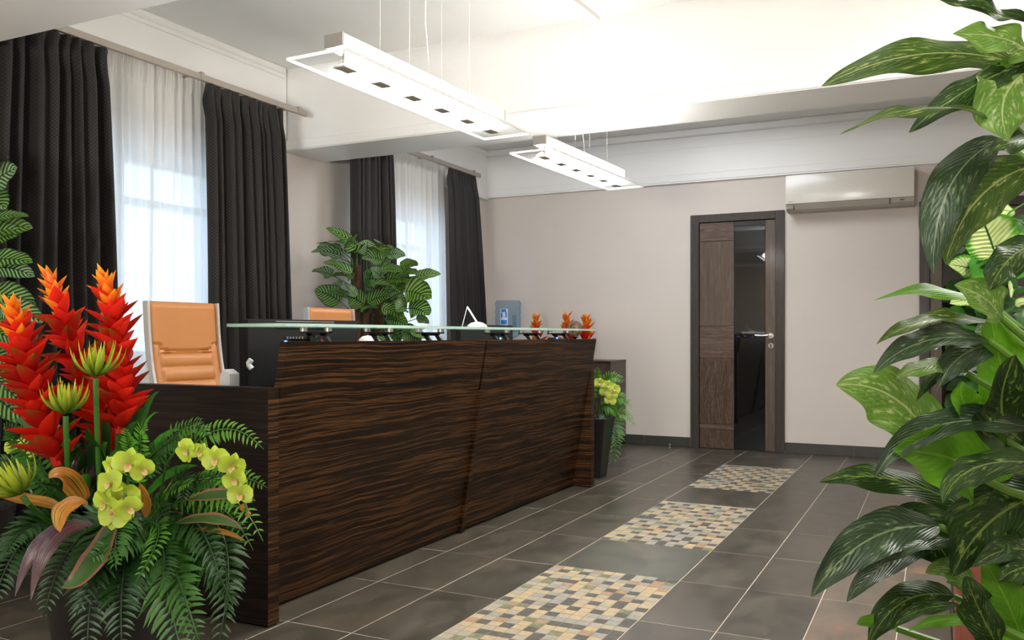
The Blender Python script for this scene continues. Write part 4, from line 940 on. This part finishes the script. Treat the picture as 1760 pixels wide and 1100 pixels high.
# ------------------------------------------------------------------ calatheas on moss poles
def calathea(label, c, d0, seed, leaves, pole_u, ptop, potloc):
    r = thing('calathea_plant', label, 'plant', (potloc[0], potloc[1], 0)); rnd = random.Random(seed)
    planter(r, potloc[:2], .19, .15, 0, .36)
    for k, (u, v) in enumerate(pole_u):
        p = P(u, v, d0); ob('moss_pole', lathe([(.035, .30), (.035, p.z - .01), (.028, p.z)], 16, (p.x, p.y, 0)), FIBRE, r, 40)
    for i, (bu, bv, tu, tv, W, a, mt) in enumerate(leaves):
        dt = d0 - rnd.uniform(-.15, .35) * (d0 / 6.5); su = min(pole_u, key=lambda q: abs(q[0] - bu))[0]
        sag = abs(tu - bu) * .12 + 3
        b_ = P(bu, bv, d0 - .02 + (dt - d0) * .5); t_ = P(tu, tv, dt); m_ = P((bu + tu) / 2, (bv + tv) / 2 - sag, (dt + d0) / 2)
        nrm = fdir(a, side=rnd.uniform(-.5, .5))
        l = leafob('leaf', blade([b_, m_, t_], W, nrm, 'strap', .06, .05, 2.5, 12, 4, rnd.uniform(0, 6)), (CAL, CAL2, CAL3)[mt], r)
        st = P(su + rnd.uniform(-4, 4), bv + rnd.uniform(35, 75), d0)
        ob('petiole', tube([st, P(su + (bu - su) * .3, (bv + (bv + 50)) / 2 - 10, d0 - .03), b_], .006 * d0 / 6.5, 6, .003), STEM, l, True)
    return r
S65 = 6.5 / 1500
L2 = []
raw = [(615, 425, 560, 392, 16, 10, 0), (614, 430, 600, 412, 36, 30, 0), (585, 430, 542, 418, 20, 60, 1), (590, 440, 534, 434, 26, 45, 1), (612, 428, 562, 416, 22, 60, 2), (570, 436, 545, 424, 22, 30, 1),
       (605, 470, 556, 453, 24, 50, 0), (572, 474, 536, 468, 22, 40, 1), (607, 478, 572, 476, 26, 50, 2), (585, 495, 570, 490, 18, 30, 1), (586, 520, 540, 500, 34, 20, 0), (600, 512, 562, 500, 16, 50, 0), (612, 510, 590, 490, 18, 30, 1), (626, 524, 590, 508, 32, 20, 0),
       (630, 440, 632, 412, 34, 5, 1), (655, 432, 678, 428, 16, 40, 2), (648, 436, 655, 418, 34, 20, 2), (664, 440, 697, 440, 22, 30, 1), (660, 448, 622, 445, 28, 30, 0), (640, 455, 672, 452, 36, 20, 2), (688, 460, 718, 457, 22, 30, 2), (655, 465, 692, 468, 26, 50, 0),
       (714, 478, 758, 471, 20, 30, 2), (690, 475, 715, 472, 28, 40, 0), (625, 482, 664, 484, 34, 20, 0), (665, 480, 700, 486, 40, 20, 2), (680, 496, 705, 485, 40, 30, 2), (640, 492, 678, 494, 28, 50, 0), (662, 498, 690, 506, 36, 20, 0), (695, 500, 738, 515, 48, 20, 2), (712, 488, 742, 514, 18, 30, 2),
       (632, 520, 672, 510, 30, 25, 0), (665, 512, 698, 518, 30, 20, 0), (700, 525, 682, 536, 26, 20, 0), (655, 530, 694, 548, 28, 40, 2), (702, 530, 738, 542, 40, 20, 0), (628, 548, 664, 550, 18, 40, 0), (620, 535, 650, 530, 20, 60, 0), (662, 550, 700, 560, 30, 40, 0), (715, 548, 738, 556, 14, 30, 1), (610, 575, 632, 572, 28, 10, 0),
       (660, 565, 690, 585, 40, 20, 0), (690, 570, 724, 588, 30, 20, 0), (672, 585, 650, 590, 40, 20, 0), (705, 570, 732, 582, 16, 30, 0), (640, 505, 648, 475, 24, 10, 0), (655, 478, 636, 462, 22, 20, 1)]
for q in raw: L2.append((q[0], q[1], q[2], q[3], q[4] * S65 * 1.15, q[5], q[6]))
calathea('bushy calathea with striped leaves on moss poles behind the farther tan chair', None, 6.5, 5, L2, [(613, 456), (652, 470), (630, 520)], None, (P(632, 577, 6.5).x, P(632, 577, 6.5).y))
S36 = 3.75 / 1500
raw = [(-30, 330, 30, 288, 60, 15, 1), (-20, 380, 50, 372, 26, 45, 0), (-25, 400, 57, 392, 50, 30, 2), (-30, 410, 36, 400, 50, 20, 0), (-20, 450, 56, 452, 44, 40, 0), (-10, 460, 60, 476, 40, 25, 1), (-20, 505, 62, 525, 50, 30, 0), (0, 530, 74, 555, 48, 25, 1), (-10, 570, 68, 618, 34, 30, 0), (-30, 600, 30, 640, 50, 30, 0),
       (-30, 330, 10, 360, 60, 30, 0), (40, 660, 80, 690, 34, 20, 1), (-20, 640, 40, 700, 50, 30, 0), (-20, 680, 50, 730, 50, 30, 0), (-40, 300, -10, 260, 50, 20, 0), (-40, 520, 10, 560, 40, 20, 0), (-60, 330, -140, 300, 50, 30, 0), (-60, 420, -145, 410, 50, 20, 1), (-60, 500, -140, 500, 50, 30, 2), (-60, 590, -135, 600, 50, 20, 0), (-60, 300, -70, 240, 50, 10, 0), (-70, 450, -60, 500, 60, 5, 0), (-60, 350, -80, 400, 60, 5, 2), (-50, 560, -70, 620, 60, 5, 0), (-60, 660, -130, 700, 50, 20, 0), (-60, 300, -110, 270, 40, 30, 1)]
L1 = [(q[0], q[1], q[2], q[3], q[4] * S36 * 1.0, q[5], q[6]) for q in raw]
p1 = P(-60, 577, 3.75)
calathea('striped calathea cut by the picture edge before the nearest black curtain', None, 3.75, 9, L1, [(-55, 300), (-30, 380)], None, (p1.x, p1.y))

# ------------------------------------------------------------------ big dieffenbachia, right foreground
DF = thing('dieffenbachia_plant', 'tall foreground dieffenbachia with big mottled green leaves', 'plant', (.16, 1.63, 0))
planter(DF, (.20, 1.66), .17, .13, 0, .40)
ob('trunk', J(tube([(.20, 1.66, .35), (.19, 1.65, .8), (.2, 1.67, 1.3), (.18, 1.66, 1.75)], .018, 8, .012), tube([(.23, 1.70, .35), (.26, 1.72, .9), (.25, 1.74, 1.5)], .016, 8, .012)), STEML, DF, True)
k = 1.4 / 1500
DL = [  # base, mid, tip, width px, face angle, material, shape, side, mid2, twist
 ((1775, 40), (1700, 25), (1615, 0), 50, 40, DIEF_D, 'ovate', 0), ((1775, 95), (1740, 55), (1637, 58), 62, 15, DIEF_L, 'ovate', 0),
 ((1752, 112), (1590, 55), (1412, 148), 66, 15, DIEF_M, 'ovate', 0), ((1775, 105), (1660, 140), (1562, 228), 48, 30, DIEF_D, 'ovate', .2),
 ((1732, 208), (1590, 150), (1443, 231), 34, 55, DIEF_M, 'lance', 0), ((1770, 120), (1700, 160), (1733, 242), 105, 5, DIEF_L, 'ovate', 0),
 ((1722, 238), (1600, 290), (1604, 472), 72, 12, DIEF_G, 'ovate', -.3), ((1790, 280), (1660, 310), (1625, 455), 88, 10, DIEF_M, 'ovate', .2),
 ((1800, 240), (1740, 235), (1700, 262), 40, 35, DIEF_D, 'ovate', 0),
 ((1775, 575), (1650, 460), (1502, 516), 40, 55, DIEF_B, 'lance', 0), ((1720, 545), (1700, 505), (1640, 490), 60, 5, DIEF_L, 'ovate', 0),
 ((1715, 560), (1590, 525), (1506, 592), 30, 45, DIEF_M, 'ovate', 0), ((1700, 585), (1575, 560), (1501, 642), 44, 35, DIEF_G, 'ovate', 0),
 ((1660, 640), (1590, 612), (1540, 651), 34, 40, DIEF_L, 'ovate', 0), ((1730, 590), (1640, 590), (1612, 668), 50, 20, DIEF_G, 'ovate', 0),
 ((1615, 790), (1560, 650), (1437, 661), 104, 8, DIEF_L, 'ovate', .1), ((1740, 850), (1650, 770), (1535, 775), 125, 10, DIEF_B, 'ovate', 0),
 ((1790, 740), (1580, 680), (1502, 822), 50, 35, DIEF_G, 'ovate', 0), ((1810, 800), (1650, 770), (1620, 865), 50, 35, DIEF_D, 'ovate', 0),
 ((1690, 890), (1530, 790), (1408, 829), 56, 35, DIEF_D, 'ovate', 0), ((1615, 905), (1480, 890), (1394, 1026), 70, 26, DIEF_G, 'ovate', 0),
 ((1660, 930), (1570, 915), (1510, 972), 30, 50, DIEF_G, 'ovate', 0), ((1535, 905), (1600, 890), (1642, 988), 92, 10, DIEF_D, 'ovate', 0), ((1800, 850), (1690, 870), (1636, 990), 118, 15, DIEF_D, 'ovate', .1),
 ((1640, 1025), (1540, 1000), (1492, 1110), 56, 25, DIEF_D, 'ovate', 0), ((1650, 1040), (1560, 1040), (1535, 1080), 24, 45, DIEF_D, 'ovate', 0), ((1620, 930), (1500, 960), (1455, 1035), 40, 35, DIEF_G, 'ovate', 0),
 ((1765, 760), (1720, 650), (1702, 540), 92, 5, DIEF_B, 'ovate', -.4), ((1760, 760), (1690, 720), (1745, 610), 120, 5, DIEF_D, 'ovate', 0),
 ((1690, 730), (1640, 690), (1655, 655), 50, 0, DIEF_B, 'ovate', 0), ((1720, 1120), (1680, 1050), (1660, 990), 60, 5, DIEF_D, 'ovate', 0),
 ((1760, 1110), (1740, 1040), (1690, 960), 90, 5, DIEF_B, 'ovate', 0), ((1700, 1090), (1650, 1040), (1560, 1085), 26, 50, DIEF_B, 'lance', 0),
 ((1680, 1010), (1640, 960), (1590, 985), 40, 30, DIEF_L, 'ovate', 0), ((1720, 1060), (1690, 1010), (1625, 1000), 34, 30, DIEF_L, 'ovate', 0), ((1800, 960), (1740, 920), (1670, 975), 46, 30, DIEF_D, 'ovate', 0), ((1800, 1000), (1770, 950), (1715, 1000), 56, 20, DIEF_D, 'ovate', 0),
 ((1540, 1080), (1500, 1060), (1472, 1072), 24, 20, DIEF_B, 'ovate', 0), ((1700, 640), (1620, 600), (1575, 690), 26, 40, DIEF_D, 'ovate', 0), ((1780, 420), (1730, 430), (1700, 500), 60, 30, DIEF_D, 'ovate', .2)]
rnd = random.Random(4)
for i, q in enumerate(DL):
    b0, m0, t0, W, a, mt, sh, side = q
    db = 1.42 + rnd.uniform(-.04, .10); dt = db - rnd.uniform(0.02, .16)
    o = lf(DF, (*b0, db), (*m0, (db + dt) / 2 - .02), (*t0, dt), W * k * 1.05, a, mt, sh, rnd.choice((.14, -.10, -.06, .2)), rnd.uniform(.12, .22), side, n=24, m=5, fr=2.2)
    tr = Vector((.20, 1.67, P(0, b0[1] + 90, 1.4).z)); bb = P(*b0, db)
    ob('petiole', tube([bb, bb + (tr - bb) * .5 + UP * -.01, tr], .0055, 8, .009), STEML, o, True)

# ------------------------------------------------------------------ second leafy plant behind, cream variegated
pv = P(1712, 577, 4.3)
VP_ = thing('variegated_plant', 'bushy plant with cream centred leaves before the farther door', 'plant', (pv.x, pv.y, 0))
planter(VP_, (pv.x, pv.y), .19, .14, 0, .42)
ob('trunk', tube([(pv.x, pv.y, .38), (pv.x + .02, pv.y, 1.1), (pv.x - .02, pv.y, 1.72)], .03, 8, .016), STEM, VP_, True)
kk = 4.2 / 1500
CL = [(1712, 442, 1688, 376, 88, 0, 0), (1730, 440, 1785, 408, 52, 10, 0), (1745, 365, 1690, 362, 34, 30, 0), (1760, 350, 1800, 350, 40, 30, 0), (1720, 375, 1760, 385, 30, 60, 2), (1712, 455, 1672, 478, 60, 50, 3), (1690, 470, 1630, 455, 46, 15, 0), (1680, 450, 1625, 440, 26, 60, 1), (1740, 445, 1712, 497, 30, 30, 2), (1760, 465, 1740, 480, 30, 40, 3),
      (1735, 480, 1737, 512, 18, 0, 0), (1740, 505, 1770, 498, 16, 40, 1), (1680, 515, 1632, 522, 30, 30, 0), (1690, 535, 1650, 545, 30, 30, 1), (1745, 525, 1770, 520, 24, 40, 0), (1700, 400, 1660, 420, 40, 50, 1), (1690, 430, 1640, 470, 36, 50, 1), (1700, 480, 1650, 500, 34, 60, 1), (1720, 520, 1700, 540, 40, 30, 1),
      (1690, 560, 1640, 560, 34, 40, 1), (1680, 590, 1630, 600, 36, 40, 1), (1690, 610, 1640, 625, 34, 40, 0), (1680, 640, 1622, 640, 34, 40, 1), (1680, 660, 1625, 670, 30, 40, 1), (1700, 350, 1660, 372, 34, 30, 1), (1740, 400, 1775, 375, 34, 30, 1), (1660, 490, 1625, 500, 26, 40, 1), (1740, 540, 1770, 560, 40, 30, 1), (1690, 690, 1630, 700, 34, 40, 1),
      (1730, 600, 1700, 640, 50, 30, 1), (1740, 420, 1700, 430, 50, 20, 1), (1750, 480, 1710, 470, 50, 20, 1), (1700, 500, 1725, 470, 50, 10, 1), (1700, 545, 1680, 500, 50, 10, 1), (1720, 580, 1675, 570, 50, 15, 2), (1650, 420, 1630, 400, 20, 20, 1), (1660, 540, 1628, 540, 26, 20, 3), (1650, 590, 1625, 575, 22, 20, 0)]
for q in range(46):
    u_, v_ = rnd.uniform(1650, 1760), rnd.uniform(370, 740); sg = rnd.choice((-1, -1, 1)); CL.append((u_, v_, u_ + sg * rnd.uniform(35, 70) if u_ + sg * 60 > 1622 else 1624, v_ + rnd.uniform(-15, 15), rnd.uniform(22, 36), rnd.uniform(20, 60), rnd.choice((1, 1, 1, 4))))
for i, (bu, bv, tu, tv, W, a, mt) in enumerate(CL):
    db = 4.25 + rnd.uniform(-.1, .12) + (.15 if mt in (1, 4) else 0); dt = db - rnd.uniform(0, .15)
    o = lf(VP_, (bu, bv, db), ((bu + tu) / 2, (bv + tv) / 2 - 6, (db + dt) / 2), (tu, tv, dt), W * kk, a, (CAM_L, GREEN_D, DIEF_G, GREEN_M, DIEF_D)[mt], 'round' if W > 60 else 'ovate', .1, .05, rnd.uniform(-.3, .3), n=10, m=3)
    bb = P(bu, bv, db); zt_ = max(.5, bb.z - .12)
    ob('petiole', tube([bb, Vector(((bb.x + pv.x) / 2, (bb.y + pv.y) / 2, (bb.z + zt_) / 2 + .02)), Vector((pv.x, pv.y, zt_))], .004, 5, .006), STEM, o, True)

# ------------------------------------------------------------------ armchair, table, magazine
arm = thing('leather_armchair', 'terracotta leather armchair with piped cushions behind the big dieffenbachia', 'armchair', (.35, 2.75, 0))
ax0, ay0 = .035, 2.42
ob('armrest', J(bx(ax0, ax0 + .14, ay0, ay0 + .66, .06, .60, .03, 3)), REDL, arm, 40)
ob('armrest', J(bx(ax0 + .62, ax0 + .76, ay0, ay0 + .66, .06, .60, .03, 3)), REDL, arm, 40)
ob('backrest', bx(ax0 + .14, ax0 + .62, ay0, ay0 + .15, .06, .64, .03, 3), REDL, arm, 40)
for z in (.12, .27, .42): ob('back_cushion', bx(ax0 + .005, ax0 + .755, ay0 - .035, ay0 + .0, z, z + .14, .018, 3), REDL, arm, 40)
ob('seat', bx(ax0 + .14, ax0 + .62, ay0 + .15, ay0 + .68, .10, .42, .03, 3), REDL, arm, 40)
for sx in (ax0 + .05, ax0 + .71):
    for sy in (ay0 + .05, ay0 + .6): ob('leg', cyl((sx, sy, 0), (sx, sy, .07), .02, 12), BRUSH, arm, 40)
ob('piping', J(*[tube([(ax0 - .003, ay0 - .03, z), (ax0 - .003, ay0 + .64, z)], .004, 6) for z in (.12, .26, .41, .56)]), BLACKP, arm)
tc = P(1728, 860, 3.25); TZ = .50
tb = thing('side_table', 'low dark side table holding a white magazine behind the armchair', 'table', (tc.x, tc.y, 0))
tx, ty = .21, 3.68
ob('table_top', bx(tx - .14, tx + .40, ty - .22, ty + .30, TZ - .03, TZ, .003), EBONYDARK, tb)
for sx in (tx - .11, tx + .37):
    for sy in (ty - .19, ty + .27): ob('leg', bx(sx - .018, sx + .018, sy - .018, sy + .018, 0, TZ - .03, .002), EBONYDARK, tb)
mg = thing('magazine', 'white glossy magazine with a brown oval picture on its cover', 'magazine', (tx, ty - .05, TZ))
M_ = Matrix.Translation((tx - .02, ty - .18, TZ)) @ Matrix.Rotation(radians(12), 4, 'Z')
def mgo(nm, geo, mat, par=mg): return ob(nm, ([M_ @ q for q in geo[0]], geo[1]), mat, par)
mgo('pages', bx(0, .21, 0, .28, .001, .022, .002), PAPER); mgo('cover', bx(-.001, .211, -.001, .281, .022, .0235), PAPER)
mgo('cover_picture', lathe([(.042, .0236), (.042, .0242)], 20, (.10, .15, 0)), BRINK); mgo('cover_mark', bx(.18, .205, .01, .05, .0236, .0242), ORINK)

for o in S.objects:
    if '_o' in o: del o['_o']
